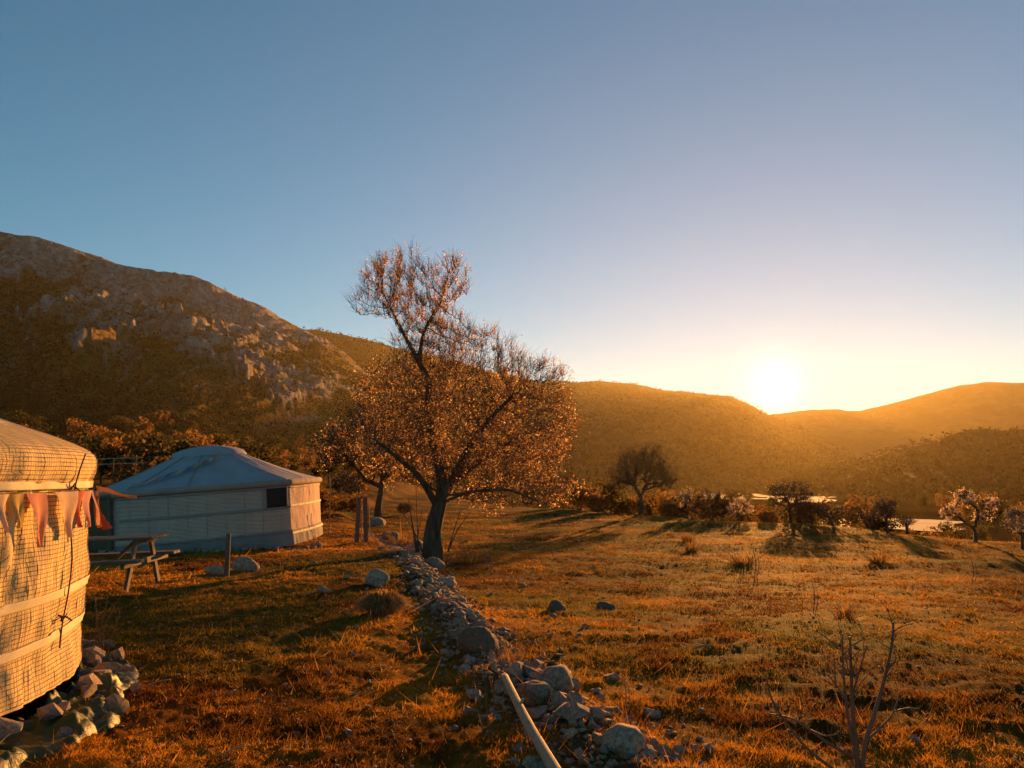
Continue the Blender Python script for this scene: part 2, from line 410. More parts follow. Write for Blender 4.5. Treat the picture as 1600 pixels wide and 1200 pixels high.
VS = hill('valley_spur', [
    (1210, 748, 900, 560, -12), (1270, 738, 880, 520, -12), (1330, 722, 860, 470, -12), (1400, 702, 840, 420, -12), (1440, 690, 830, 390, -12), (1480, 680, 820, 360, -12), (1530, 669, 800, 330, -12), (1570, 672, 800, 320, -12), (1620, 668, 790, 300, -12), (1800, 640, 740, 240, -11), (2300, 600, 640, 160, -9)],
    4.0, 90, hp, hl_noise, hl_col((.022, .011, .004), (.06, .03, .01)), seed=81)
# ------------------------------------------------------------------ haze in the valley air
def build_haze():
    bm = bmesh.new(); bmesh.ops.create_cube(bm, size=1.0)
    me = bpy.data.meshes.new('haze')
    for v in bm.verts: v.co = Vector((v.co.x * 8400 + 300, v.co.y * 6400 + 2750, v.co.z * 450 + 185))
    bm.to_mesh(me); bm.free()
    m, t, out = new_mat('haze_air')
    v = t.nodes.new('ShaderNodeVolumePrincipled'); v.inputs['Color'].default_value = HAZE_COL
    v.inputs['Density'].default_value = HAZE_DENS; v.inputs['Anisotropy'].default_value = HAZE_G
    t.links.new(v.outputs[0], out.inputs['Volume'])
    o = link('haze', me, m); tag(o, 'warm golden haze in the valley air', 'haze', kind='stuff')
HAZE_COL = (1.0, .83, .42, 1); HAZE_DENS = 0.000048; HAZE_G = 0.57
build_haze()
# ------------------------------------------------------------------ wood, leaves and the tree builder
BARK = m_noise('bark', [(.3, (.05, .03, .018)), (.7, (.17, .11, .068))], 9, .95, 1.0, .10, 20, stretch=(1, 1, .22))
BARK_FAR = m_noise('bark_brown', [(.3, (.06, .034, .018)), (.7, (.11, .065, .034))], 5, .95, 0)
TWIGB = m_noise('reddish_twig_bark', [(.3, (.10, .048, .024)), (.7, (.20, .10, .05))], 6, .8, 0, spec=.3)
LEAF = m_attr('leaves_and_blossom', .8, .76)
FARLEAF = m_attr('far_foliage', .95, .12)
BLADE = m_attr('grass_blades', .7, .5, spec=.08, tint=(1, .5, .06))

def tubes(segs, sides=5):
    """segs: list of (p0, p1, r0, r1) arrays -> verts, quads"""
    P0, P1, R0, R1 = segs
    n = len(P0)
    d = P1 - P0; L = np.linalg.norm(d, axis=1, keepdims=True); d = d / np.maximum(L, 1e-6)
    ref = np.where(np.abs(d[:, 2:3]) > .9, np.array([[1., 0, 0]]), np.array([[0, 0, 1.]]))
    a = np.cross(d, ref); a /= np.maximum(np.linalg.norm(a, axis=1, keepdims=True), 1e-6); b = np.cross(d, a)
    th = np.arange(sides) / sides * 2 * np.pi
    ring = a[:, None] * np.cos(th)[None, :, None] + b[:, None] * np.sin(th)[None, :, None]
    V = np.concatenate([P0[:, None] + ring * R0[:, None, None], P1[:, None] + ring * R1[:, None, None]], 1).reshape(-1, 3)
    k = np.arange(sides); q = np.stack([k, (k + 1) % sides, (k + 1) % sides + sides, k + sides], -1)
    Fc = (np.arange(n)[:, None, None] * 2 * sides + q[None]).reshape(-1, 4)
    return V, Fc
def path_tube(pts, radii, sides=8, rough=0.0, seed=0, sub=4):
    """one continuous tapered tube through points (catmull-rom), with closed ends"""
    P = np.array([tuple(p) for p in pts], float); n = len(P); Rd = np.array(radii, float)
    Q = []; RR = []
    for i in range(n - 1):
        p0 = P[max(i - 1, 0)]; p1 = P[i]; p2 = P[i + 1]; p3 = P[min(i + 2, n - 1)]
        for k in range(sub):
            t = k / sub
            Q.append(.5 * ((2 * p1) + (-p0 + p2) * t + (2 * p0 - 5 * p1 + 4 * p2 - p3) * t * t + (-p0 + 3 * p1 - 3 * p2 + p3) * t ** 3))
            RR.append(Rd[i] * (1 - t) + Rd[i + 1] * t)
    Q.append(P[-1]); RR.append(Rd[-1]); Q = np.array(Q); RR = np.array(RR); m = len(Q)
    T = np.gradient(Q, axis=0); T /= np.maximum(np.linalg.norm(T, axis=1, keepdims=True), 1e-9)
    ref = np.array([0.13, 1, .07]); a = ref - T[0] * np.dot(ref, T[0]); a /= np.linalg.norm(a)
    th = np.arange(sides) / sides * 2 * np.pi; V = []
    for i in range(m):
        a = a - T[i] * np.dot(a, T[i]); a /= np.linalg.norm(a); b = np.cross(T[i], a)
        rr = RR[i] * (1 + rough * fbm(np.cos(th) * 2 + seed, np.sin(th) * 2, i * .22, 3, .6, seed + 2))
        V.append(Q[i] + (a * np.cos(th)[:, None] + b * np.sin(th)[:, None]) * np.asarray(rr)[..., None] if rough else Q[i] + (a * np.cos(th)[:, None] + b * np.sin(th)[:, None]) * RR[i])
    V = np.vstack(V); Fl = grid_faces(m, sides, True)[:, ::-1].tolist()
    Fl.append(list(range(sides))); Fl.append(list(range((m - 1) * sides, m * sides))[::-1])
    return V, Fl
def tube_obj(name, pts, radii, mat, parent=None, sides=8, rough=0, seed=0, sub=4):
    V, Fl = path_tube(pts, radii, sides, rough, seed, sub)
    return link(name, mesh_np(name, V, Fl, True), mat, parent)

def colonize(start, attract, step=.14, kill=.22, infl=.9, iters=140, wob=.25, seed=1):
    """space colonisation from an initial skeleton: start = list of (pos, parent)"""
    g = np.random.default_rng(seed)
    P = [np.array(p, float) for p, _ in start]; par = [q for _, q in start]
    A = np.array(attract, float); alive = np.ones(len(A), bool)
    NP = np.array(P); D = np.linalg.norm(A[:, None] - NP[None], axis=2); best = D.argmin(1); bd = D.min(1)
    for it in range(iters):
        m = alive & (bd < infl)
        if not m.any(): break
        dirs = {}
        v = A[m] - np.array(P)[best[m]]; v /= np.maximum(np.linalg.norm(v, axis=1, keepdims=True), 1e-6)
        idx = best[m]
        acc = np.zeros((len(P), 3)); np.add.at(acc, idx, v)
        new = []
        for i in np.unique(idx):
            d = acc[i]; L = np.linalg.norm(d)
            if L < 1e-3: d = g.normal(size=3); L = np.linalg.norm(d)
            d = d / L + g.normal(size=3) * wob; d /= np.linalg.norm(d)
            new.append(P[i] + d * step); par.append(int(i))
        k0 = len(P); P += new; N = np.array(new)
        live = np.where(alive)[0]
        D = np.linalg.norm(A[live][:, None] - N[None], axis=2); b = D.argmin(1); dm = D.min(1)
        c = dm < bd[live]; best[live[c]] = k0 + b[c]; bd[live[c]] = dm[c]
        alive &= bd > kill
        if len(P) > 9000: break
    return np.array(P), np.array(par)
def pipe_radii(P, par, tip=.004, e=2.35):
    r = np.zeros(len(P)); nc = np.zeros(len(P), int)
    for i in range(len(P) - 1, 0, -1):
        if r[i] == 0: r[i] = tip ** e
        if par[i] >= 0: r[par[i]] += r[i]; nc[par[i]] += 1
    if r[0] == 0: r[0] = tip ** e
    return r ** (1 / e), nc
def leaf_quads(C, size, col, g, aspect=.65):
    """small randomly turned quads (petal / leaf clusters)"""
    n = len(C); u = g.normal(size=(n, 3)); u /= np.linalg.norm(u, axis=1, keepdims=True)
    w = g.normal(size=(n, 3)); v = np.cross(u, w); v /= np.maximum(np.linalg.norm(v, axis=1, keepdims=True), 1e-6)
    s = np.asarray(size).reshape(-1, 1) * np.ones((n, 1)); 
    V = np.stack([C - u * s, C + v * s * aspect, C + u * s, C - v * s * aspect * .8], 1).reshape(-1, 3)
    return V, np.arange(4 * n).reshape(-1, 4), np.repeat(col, 4, axis=0)

def make_tree(attract, start, seed, step=.14, kill=.22, infl=.9, tip=.004, thin_e=2.35, shoots=3000, shoot_len=(.15, .45), up=.6,
              blossoms=6000, bsize=(.016, .03), palette=None, trunk_mat=None, sides=6, maxr=None, per_shoot=True, trunk_n=None, cl=1.6, cb=.15):
    g = np.random.default_rng(seed)
    P, par = colonize(start, attract, step, kill, infl, seed=seed)
    r, nc = pipe_radii(P, par, tip, thin_e)
    if maxr: r = r * (maxr / r[0]) if r[0] > 0 else r
    r = np.maximum(r, tip * .8)
    i = np.arange(1, len(P)); i = i[par[1:] >= 0]
    p0 = P[par[i]]; p1 = P[i]; r0 = np.minimum(r[par[i]], r[i] * 1.35); r1 = r[i]
    ntr = trunk_n or 0
    keep = i >= ntr
    V1, F1 = tubes((p0[keep], p1[keep], r0[keep], r1[keep]), sides)
    # young shoots
    thin = np.where((r < tip * 3.2) & (np.arange(len(P)) > ntr))[0]
    s = g.choice(thin, shoots); cen = P[thin].mean(0)
    out = P[s] - cen; out /= np.maximum(np.linalg.norm(out, axis=1, keepdims=True), 1e-6)
    d = out * .55 + np.array([0, 0, 1.]) * up + g.normal(size=(shoots, 3)) * .55; d /= np.linalg.norm(d, axis=1, keepdims=True)
    L = g.uniform(*shoot_len, size=(shoots, 1)); mid = P[s] + d * L * .5 + g.normal(size=(shoots, 3)) * .02; end = P[s] + d * L + g.normal(size=(shoots, 3)) * .03
    tr = tip * .8
    V2, F2 = tubes((np.vstack([P[s], mid]), np.vstack([mid, end]), np.full(2 * shoots, tr), np.concatenate([np.full(shoots, tr * .85), np.full(shoots, tr * .4)])), 3)
    V = np.vstack([V1, V2]); Fc = np.vstack([F1, F2 + len(V1)])
    branches = (V, Fc)
    # blossoms / leaves along the shoots
    crown = None
    if blossoms:
        wgt = np.clip(vnoise(end[:, 0] * cl, end[:, 1] * cl, end[:, 2] * cl, seed) + cb, .02, 1); k = g.choice(shoots, blossoms, p=wgt / wgt.sum()); t = g.uniform(.1, 1.0, (blossoms, 1))
        C = P[s[k]] * (1 - t) + end[k] * t + g.normal(size=(blossoms, 3)) * .025
        pal = np.array(palette); pk = g.integers(0, len(pal), blossoms); col = pal[pk] * g.uniform(.75, 1.2, (blossoms, 1))
        crown = leaf_quads(C, g.uniform(*bsize, blossoms), col, g)
    return P, par, r, branches, crown
def ellipsoid_pts(g, c, rad, n, hollow=.0):
    v = g.normal(size=(n, 3)); v /= np.linalg.norm(v, axis=1, keepdims=True)
    k = g.uniform(hollow ** 3, 1, (n, 1)) ** (1 / 3)
    return np.array(c) + v * k * np.array(rad)
BLOSSOM = [(.85, .58, .30), (.88, .68, .44), (.68, .36, .10), (.30, .13, .035), (.78, .46, .16), (.46, .21, .05), (.24, .10, .03), (.72, .42, .15)]

# ------------------------------------------------------------------ the big almond tree by the wall
def hero_tree():
    YT = hit(676, 884).y; g = np.random.default_rng(3)
    sc = YT / F
    base = hit(676, 884); base.z = gz(base.x, base.y)
    def w(px, py, dy=0): v = at(px, py, YT + dy); return np.array(v)
    start = []; 
    def chain(pts, parent):
        last = parent
        for a, b in zip(pts[:-1], pts[1:]):
            n = max(2, int(np.linalg.norm(b - a) / .16))
            for k in range(1, n + 1):
                start.append((a + (b - a) * k / n + g.normal(size=3) * .015, last)); last = len(start) - 1
        return last
    b0 = np.array(base) - np.array([0, 0, .15]); start.append((b0, -1))
    fork = chain([b0, w(672, 850), w(678, 810), w(690, 775, .05)], 0)
    up_ = chain([w(690, 775, .05), w(688, 740), w(676, 690, .1), w(668, 640), w(668, 595, .1), w(652, 560)], fork)
    trunk_n = fork + 1
    chain([w(652, 560), w(630, 520, .2), w(612, 485, .3)], up_)
    chain([w(652, 560), w(662, 520, -.2), w(690, 470, -.2)], up_)
    r1 = chain([w(690, 775, .05), w(715, 735, -.2), w(735, 695, -.3), w(765, 655, -.4)], fork)
    chain([w(765, 655, -.4), w(800, 620, -.5)], r1)
    chain([w(715, 735, -.2), w(760, 715, .6), w(800, 690, .9)], fork + 4)
    chain([w(690, 775, .05), w(730, 770, -.4), w(790, 765, -.8), w(840, 782, -.9)], fork)
    chain([w(690, 775, .05), w(655, 745, -.5), w(620, 715, -.9), w(590, 690, -1.1)], fork)
    chain([w(690, 775, .05), w(700, 735, 1.0), w(690, 690, 1.5)], fork)
    A = []
    def lobe(px, py, rx, ry, rd, n, dy=0, hol=.0):
        A.append(ellipsoid_pts(g, w(px, py, dy), (rx * sc, rd, ry * sc), n, hol))
    lobe(628, 452, 66, 62, .85, 780); lobe(708, 440, 26, 44, .5, 225); lobe(580, 475, 40, 30, .5, 195); lobe(660, 540, 55, 50, .8, 300)
    lobe(765, 590, 60, 75, 1.2, 720); lobe(835, 610, 58, 52, 1.0, 630); lobe(700, 650, 95, 85, 1.7, 1050); lobe(640, 600, 50, 50, 1.1, 360)
    lobe(805, 700, 80, 75, 1.5, 930); lobe(845, 760, 55, 35, .9, 330); lobe(875, 668, 28, 62, .8, 300); lobe(886, 762, 22, 20, .3, 90)
    lobe(610, 670, 55, 60, 1.2, 450); lobe(768, 780, 52, 26, .7, 180)
    lobe(690, 548, 85, 42, 1.0, 420); lobe(665, 500, 62, 42, .8, 340); lobe(590, 620, 40, 45, .9, 200); lobe(640, 700, 85, 60, 1.4, 420); lobe(740, 720, 80, 50, 1.3, 380); lobe(700, 600, 90, 60, 1.3, 320)
    A = np.vstack(A)
    P, par, r, br, crown = make_tree(A, start, 11, step=.115, kill=.20, infl=1.2, tip=.0046, thin_e=2.28, shoots=20000, shoot_len=(.12, .50), up=.9,
                                     blossoms=52000, bsize=(.009, .032), palette=BLOSSOM, trunk_n=trunk_n, cb=.42)
    t = empty('almond_tree', base); off = np.array(base)
    tag(t, 'tall blossoming almond tree with thick twisted trunk beside the rubble wall', 'tree')
    up_path = [w(690, 775, .05), w(688, 740), w(676, 690, .1), w(668, 640), w(668, 595, .1), w(652, 560)]
    pts = [b0 - off, w(675, 862) - off, w(675, 838) - off, w(682, 808) - off] + [q - off for q in up_path]
    V, Fl = path_tube(pts, [.36, .275, .24, .215, .185, .14, .11, .09, .078, .06], 36, 0, 4, 9)
    # deep twisting furrows
    ns = 36; m_ = len(V) // ns; ring = np.arange(len(V)) // ns; th = (np.arange(len(V)) % ns) / ns * 2 * np.pi; cen = V.reshape(m_, ns, 3).mean(1)[ring]
    tw = th + ring * .075; am = .20 * np.abs(fbm(np.cos(tw) * 1.7, np.sin(tw) * 1.7, ring * .05, 4, .6, 44)) + .14 * np.cos(3 * tw + 1) * np.clip(1 - ring / 40, .3, 1)
    V = cen + (V - cen) * (1 + am - .10)[:, None]
    link('trunk', mesh_np('trunk', V, Fl, True), BARK, t)
    for path, r0, r1 in (([w(684, 790), w(715, 735, -.2), w(735, 695, -.3), w(765, 655, -.4), w(800, 620, -.5)], .13, .04), ([w(700, 760, 0), w(760, 715, .6), w(800, 690, .9)], .09, .03), ([w(684, 790), w(730, 770, -.4), w(790, 765, -.8), w(840, 782, -.9)], .045, .015),
                         ([w(682, 790), w(655, 745, -.5), w(620, 715, -.9), w(590, 690, -1.1)], .10, .03), ([w(688, 780), w(700, 735, 1.0), w(690, 690, 1.5)], .10, .04), ([w(656, 568), w(630, 520, .2), w(612, 485, .3)], .07, .03), ([w(656, 568), w(662, 520, -.2), w(690, 470, -.2)], .065, .025)):
        tube_obj('limb', [q - off for q in path], list(np.linspace(r0, r1, len(path))), BARK, t, 10, .25, 8)
    V, Fc = br; link('branches', mesh_np('branches', V - off, Fc, True), TWIGB, t)
    V, Fc, c = crown; link('crown', mesh_np('crown', V - off, Fc, False, c), LEAF, t)
    # suckers at the foot
    for k, (x0, x1, y1) in enumerate([(652, 638, 778), (654, 650, 760), (700, 735, 800), (700, 722, 790), (660, 628, 800), (650, 660, 795)]):
        q = [np.array(at(x0, 862, YT - .2)) - off, np.array(at((x0 * .6 + x1 * .4), 830, YT - .25)) - off, np.array(at(x1, y1, YT - .3)) - off]
        tube_obj('sucker', q, [.045 if k == 0 else .022, .03 if k == 0 else .014, .006], BARK, t, 6, 0)
hero_tree()

# ------------------------------------------------------------------ smaller trees
def proto_tree(seed, h, crown_lobes, trunk_pts, n_att, shoots, blossoms, palette, bsize, tip, up, maxr, infl=1.2, kill=.22, shoot_len=(.15, .45), step=.16):
    g = np.random.default_rng(seed); start = [(np.array([0, 0, -.1]), -1)]
    last = 0; pt = [np.array([0, 0, -.1])] + [np.array(p, float) for p in trunk_pts]
    for a, b in zip(pt[:-1], pt[1:]):
        n = max(2, int(np.linalg.norm(b - a) / step))
        for k in range(1, n + 1): start.append((a + (b - a) * k / n + g.normal(size=3) * .02, last)); last = len(start) - 1
    A = np.vstack([ellipsoid_pts(g, c, r, int(n_att * w), .2) for c, r, w in crown_lobes])
    P, par, r, br, crown = make_tree(A, start, seed, step=step, kill=kill, infl=infl, tip=tip, shoots=shoots, shoot_len=shoot_len, up=up, blossoms=blossoms,
                                     bsize=bsize, palette=palette, sides=4, maxr=maxr, trunk_n=len(start))
    nT = len(start)
    V, Fl = path_tube([P[i] for i in range(0, nT, 2)] + [P[nT - 1]], [maxr * 1.25] + list(np.linspace(maxr, maxr * .6, len(range(0, nT, 2)))), 9, .25, seed, 3)
    tm = mesh_np('trunk', V, Fl, True); tm.materials.append(BARK_FAR)
    bm_ = mesh_np('branches', br[0], br[1], True); bm_.materials.append(BARK_FAR)
    cm = None
    if crown: cm = mesh_np('crown', crown[0], crown[1], False, crown[2]); cm.materials.append(LEAF)
    return tm, bm_, cm
def put_tree(proto, name, loc, s, rz, label, cat='tree', group=None, sz=None):
    t = empty(name, loc, rz); t.scale = (s, s, sz or s)
    tag(t, label, cat, group)
    link('trunk', proto[0], None, t); link('branches', proto[1], None, t)
    if proto[2]: link('crown', proto[2], None, t)
    return t
PB = [(.78, .60, .44), (.84, .68, .54), (.60, .38, .20)]
PR_BLOSSOM = proto_tree(21, 3, [((-.2, 0, 2.5), (.8, 1.0, .6), .7), ((.9, 0, 2.0), (.7, .8, .45), .5), ((-1.1, .2, 1.8), (.6, .8, .5), .5), ((.3, 0, 1.5), (.7, .7, .4), .3), ((1.4, .1, 1.3), (.4, .5, .3), .2)], [(.05, 0, .5), (.12, 0, .95)], 420, 1000, 3000, PB, (.03, .06), .008, .5, .10)
PR_BLOSSOM2 = proto_tree(22, 3, [((.35, 0, 2.6), (.55, .8, .55), .7), ((-1.0, 0, 2.2), (.7, .7, .35), .5), ((1.25, 0, 1.7), (.5, .6, .5), .4), ((-.5, .1, 1.5), (.5, .6, .35), .3)], [(-.08, 0, .4), (.02, 0, .8)], 380, 900, 2500, PB, (.03, .055), .008, .5, .11)
PR_BROWN = proto_tree(27, 3, [((-.2, 0, 2.5), (.9, 1.0, .7), .7), ((.9, 0, 2.0), (.7, .8, .5), .5), ((-1.1, .2, 1.9), (.7, .8, .6), .5), ((.3, 0, 1.5), (.8, .7, .4), .3)], [(.05, 0, .5), (.12, 0, .9)], 460, 2600, 5000, BLOSSOM, (.016, .042), .008, .7, .10)
PR_BARE = proto_tree(23, 4, [((-.5, 0, 3.1), (1.1, 1.4, 1.2), .6), ((.7, 0, 3.3), (.9, 1.3, 1.1), .5), ((1.5, 0, 2.3), (.9, 1.1, .8), .35), ((-1.5, 0, 2.3), (.8, 1.0, .7), .3)], [(.02, 0, .6), (0, 0, 1.2)], 520, 1500, 0, PB, (.03, .05), .008, 1.3, .17, shoot_len=(.4, 1.1))
PR_BARE2 = proto_tree(24, 3, [((.5, 0, 2.4), (1.2, 1.1, 1.0), 1), ((-.8, 0, 2.2), (.9, .8, .9), .7)], [(.0, 0, .5), (.0, 0, .9)], 420, 1500, 250, PB, (.03, .05), .009, .7, .13, shoot_len=(.2, .6))
PR_GNARL = proto_tree(25, 2, [((.9, 0, 1.5), (.9, .8, .5), 1), ((-.7, 0, 1.4), (.7, .7, .5), .7)], [(.1, 0, .3), (.25, 0, .6)], 200, 500, 120, PB, (.03, .05), .010, .4, .13, shoot_len=(.2, .5))
PR_BUSH = proto_tree(26, 2, [((0, 0, .9), (1.2, 1.1, .8), 1)], [(0, 0, .15), (.02, 0, .3)], 300, 1800, 2600, [(.12, .07, .025), (.16, .09, .03), (.08, .06, .02)], (.03, .06), .008, .7, .07, shoot_len=(.2, .6))
def gp(px, py, Y=None):
    """foot of a thing seen at a pixel on the ground"""
    p = hit(px, py) if Y is None else at(px, py, Y)
    return Vector((p.x, p.y, gz(p.x, p.y)))
p = gp(590, 812); put_tree(PR_BROWN, 'almond_tree', p, p.y / F * 180 / 3.3, .4, 'smaller russet almond tree behind the two boards, left of the big almond', 'tree')
p = gp(548, 800); put_tree(PR_BARE2, 'almond_tree', p, .72, 2.0, 'thin almost bare tree close right of the canvas yurt', 'tree')
p = gp(632, 806); put_tree(PR_BUSH, 'twiggy_bush', p, .4, 1.0, 'low brown twiggy bush just left behind the big almond trunk', 'bush')
MID = [  # proto, px, py of the foot, photo height in px, rotation, label
    (PR_BARE, 1002, 806, 92, .3, 'broad bare dome-shaped tree with dense upright twigs at the field edge', 3.9),
    (PR_BLOSSOM2, 1075, 808, 46, 1.1, 'small white-blossomed tree right beside the broad bare dome-shaped tree', 3.0),
    (PR_BUSH, 1112, 806, 44, .2, 'reddish brown thicket bush between two small blossomed trees', 1.7),
    (PR_BLOSSOM, 1158, 808, 40, 2.1, 'small blossomed tree midway between bare dome tree and forked bare tree', 2.9),
    (PR_BARE2, 1236, 818, 66, .0, 'forked bare tree standing directly below the setting sun', 3.3),
    (PR_BUSH, 1268, 818, 34, 1.4, 'round dark bush right against the forked bare tree', 1.7),
    (PR_GNARL, 1302, 826, 34, 2.6, 'tiny leaning tree at left end of the bright valley field', 2.0),
    (PR_GNARL, 1358, 828, 32, .4, 'stunted tree with bent black trunk before the bright valley field', 2.0),
    (PR_BARE2, 1386, 828, 52, 1.2, 'bare spreading tree with two arching limbs before the bright field', 3.3),
    (PR_GNARL, 1418, 829, 30, 4.0, 'low crooked tree near right end of the bright valley field', 2.0),
    (PR_BLOSSOM2, 1522, 835, 76, 3.0, 'larger blossomed tree standing alone near right edge of the field', 3.0),
    (PR_BLOSSOM, 1596, 838, 58, .8, 'blossomed tree cut by the right edge of the picture', 2.9),
    (PR_BUSH, 935, 803, 24, .6, 'low dry bush left of the broad bare dome-shaped tree', 1.7),
    (PR_BUSH, 1052, 806, 20, 2.2, 'small pale bush at the foot of the broad bare tree, right side', 1.7),
    (PR_BUSH, 1200, 815, 20, 3.2, 'low scrubby bush left of the forked bare tree below the sun', 1.7)]
for k, (pr, px, py, hp_, rz, lab, h0) in enumerate(MID):
    Ye = 55 - (px - 870) * (55 - 27.6) / 730 - 1.0 + (rnd.random() - .5) * 2
    p = at(px, py, Ye)
    p = Vector((p.x, p.y, gz(p.x, p.y))); s = hp_ / F * p.y / h0
    put_tree(pr, 'twiggy_bush' if 'bush' in lab else 'field_tree', p, s, rz, lab, 'bush' if 'bush' in lab else 'tree', 'trees and bushes along the field edge')
# far hedges and trees on the valley floor
def leafy(seed, cols, n=900, h=4.0, w=2.0, spread=.42):
    g = np.random.default_rng(seed); C = []
    for k in range(14):
        c = np.array([g.normal() * w * .38, g.normal() * w * .38, h * g.uniform(.3, .88)]); C.append(ellipsoid_pts(g, c, (w * spread, w * spread, h * .19), n // 14, .5))
    C = np.vstack(C); pal = np.array(cols); hs = g.uniform(.7, 1.25, (len(C), 1)); col = pal[g.integers(0, len(pal), len(C))] * hs
    V, Fc, c = leaf_quads(C, g.uniform(.10, .24, len(C)), col, g, .8)
    cm = mesh_np('crown', V, Fc, False, c); cm.materials.append(LEAF)
    V, Fl = path_tube([(0, 0, -.3), (.08, 0, h * .3), (0, .05, h * .7)], [.14, .11, .04], 6)
    tm = mesh_np('trunk', V, Fl, True); tm.materials.append(BARK_FAR)
    q = [np.array([0, 0, h * .3])]; S0 = []; S1 = []
    for k in range(10):
        S0.append(np.array([.05, 0, h * g.uniform(.2, .5)])); S1.append(np.array([g.normal() * w * .45, g.normal() * w * .45, h * g.uniform(.5, .9)]))
    V, Fc = tubes((np.array(S0), np.array(S1), np.full(10, .05), np.full(10, .015)), 4)
    bm_ = mesh_np('branches', V, Fc, True); bm_.materials.append(BARK_FAR)
    return tm, bm_, cm
OCHRE = [(.20, .10, .028), (.16, .075, .02), (.24, .13, .04)]; DARK = [(.045, .042, .014), (.06, .05, .016), (.035, .03, .012)]; OLIVE = [(.09, .07, .02), (.12, .085, .025), (.07, .05, .016)]
LT = [leafy(s, c, h=h, w=w) for s, c, h, w in ((31, OCHRE, 4.2, 2.4), (32, DARK, 4.5, 2.8), (33, OLIVE, 3.6, 2.6), (34, OCHRE, 5.0, 1.8), (35, DARK, 3.4, 3.0), (36, OLIVE, 4.6, 2.2))]
LN = ['rusty orange leafed', 'dark evergreen', 'olive brown', 'slender rusty', 'broad dark', 'olive green']
def mt_surface(px, T):
    """a point on the mountain mesh for (bearing, height fraction)"""
    cols = MT['PX'][0]; j = int(np.clip(np.searchsorted(cols, px), 0, len(cols) - 1)); i = int(np.clip(1 + T * 319, 0, MT['X'].shape[0] - 1))
    return Vector((MT['X'][i, j], MT['Y'][i, j], MT['Z'][i, j]))
g = np.random.default_rng(50); nT = 0
for row, (n, d0, d1) in enumerate([(34, 38, 52), (30, 55, 75), (26, 80, 110)]):
    for k in range(n):
        px = -40 + (620 - row * 10) * (k + g.uniform(-.35, .35)) / n + 20 * row
        if row == 0 and 140 < px < 215: continue
        Y = g.uniform(d0, d1)
        x = (px - 800) / F * Y
        kind = int(g.choice([0, 1, 2, 3, 4, 5], p=[.26, .2, .18, .12, .14, .1])); s = g.uniform(.5, .95) * (1.0 if row else .75)
        if px > 420: s *= .62
        nm = ['in the front of the thicket behind the yurts', 'in the middle of the thicket below the mountain', 'at the back of the thicket below the mountain'][row]
        put_tree(LT[kind], 'thicket_tree', (x, Y, max(gz(x, Y), -99) - .1), s, g.uniform(0, 6.28), f'{LN[kind]} small tree {nm}', 'tree', f'{LN[kind]} trees {nm}')
# the wood climbing the lower mountain slope
_PY = 600 - F * ((MT['Z'] - EYE) * CP - MT['Y'] * SP) / (MT['Y'] * CP + (MT['Z'] - EYE) * SP)
n_ = 0
while n_ < 150:
    px = g.uniform(-30, 540); top = np.interp(px, [0, 200, 400, 540], [612, 640, 690, 730]); py = top + (765 - top) * g.uniform(0, 1) ** .8
    j = int(np.argmin(np.abs(MT['PX'][0] - px))); i = int(np.argmin(np.abs(_PY[1:260, j] - py))) + 1
    if abs(_PY[i, j] - py) > 14: n_ += .2; continue
    kind = int(g.choice([0, 1, 2, 3, 4, 5], p=[.26, .2, .2, .08, .16, .1])); Yv = MT['Y'][i, j]
    s = g.uniform(.75, 1.5) * np.clip(Yv / 150, .8, 1.7)
    put_tree(LT[kind], 'slope_tree', (MT['X'][i, j], Yv, MT['Z'][i, j] - .3), s, g.uniform(0, 6.28), f'{LN[kind]} tree in the wood climbing the lower mountain slope', 'tree', f'{LN[kind]} trees on the lower mountain slope'); n_ += 1
# upright bare shrub, round ochre bushes right behind the canvas yurt
for (px, py, Y, pr, hpx, h0, lab) in [(428, 715, 46, PR_BARE2, 60, 3.2, 'upright bare shrub above the right roof slope of the canvas yurt'), (441, 724, 40, LT[2], 24, 3.4, 'round pale ochre bush over the right roof slope of the canvas yurt'), (508, 738, 42, LT[0], 26, 3.9, 'small bright orange bush right of the canvas yurt roof')]:
    x = (px - 800) / F * Y; put_tree(pr, 'hillside_bush', (x, Y, gz(x, Y)), hpx / F * Y / h0, 1.0, lab, 'bush')
# valley floor hedges
for k in range(60):
    px = g.uniform(880, 1580); Y = 90 * math.exp(g.uniform(0, 1.7))
    if 1270 < px < 1490 and 125 < Y < 210: continue
    x = (px - 800) / F * Y; kind = int(g.integers(0, 6)); s = g.uniform(.7, 1.5)
    put_tree(LT[kind], 'valley_tree', (x, Y, gz(x, Y) - .1), s, g.uniform(0, 6.28), f'{LN[kind]} distant tree down on the valley floor', 'tree', f'{LN[kind]} trees on the valley floor')

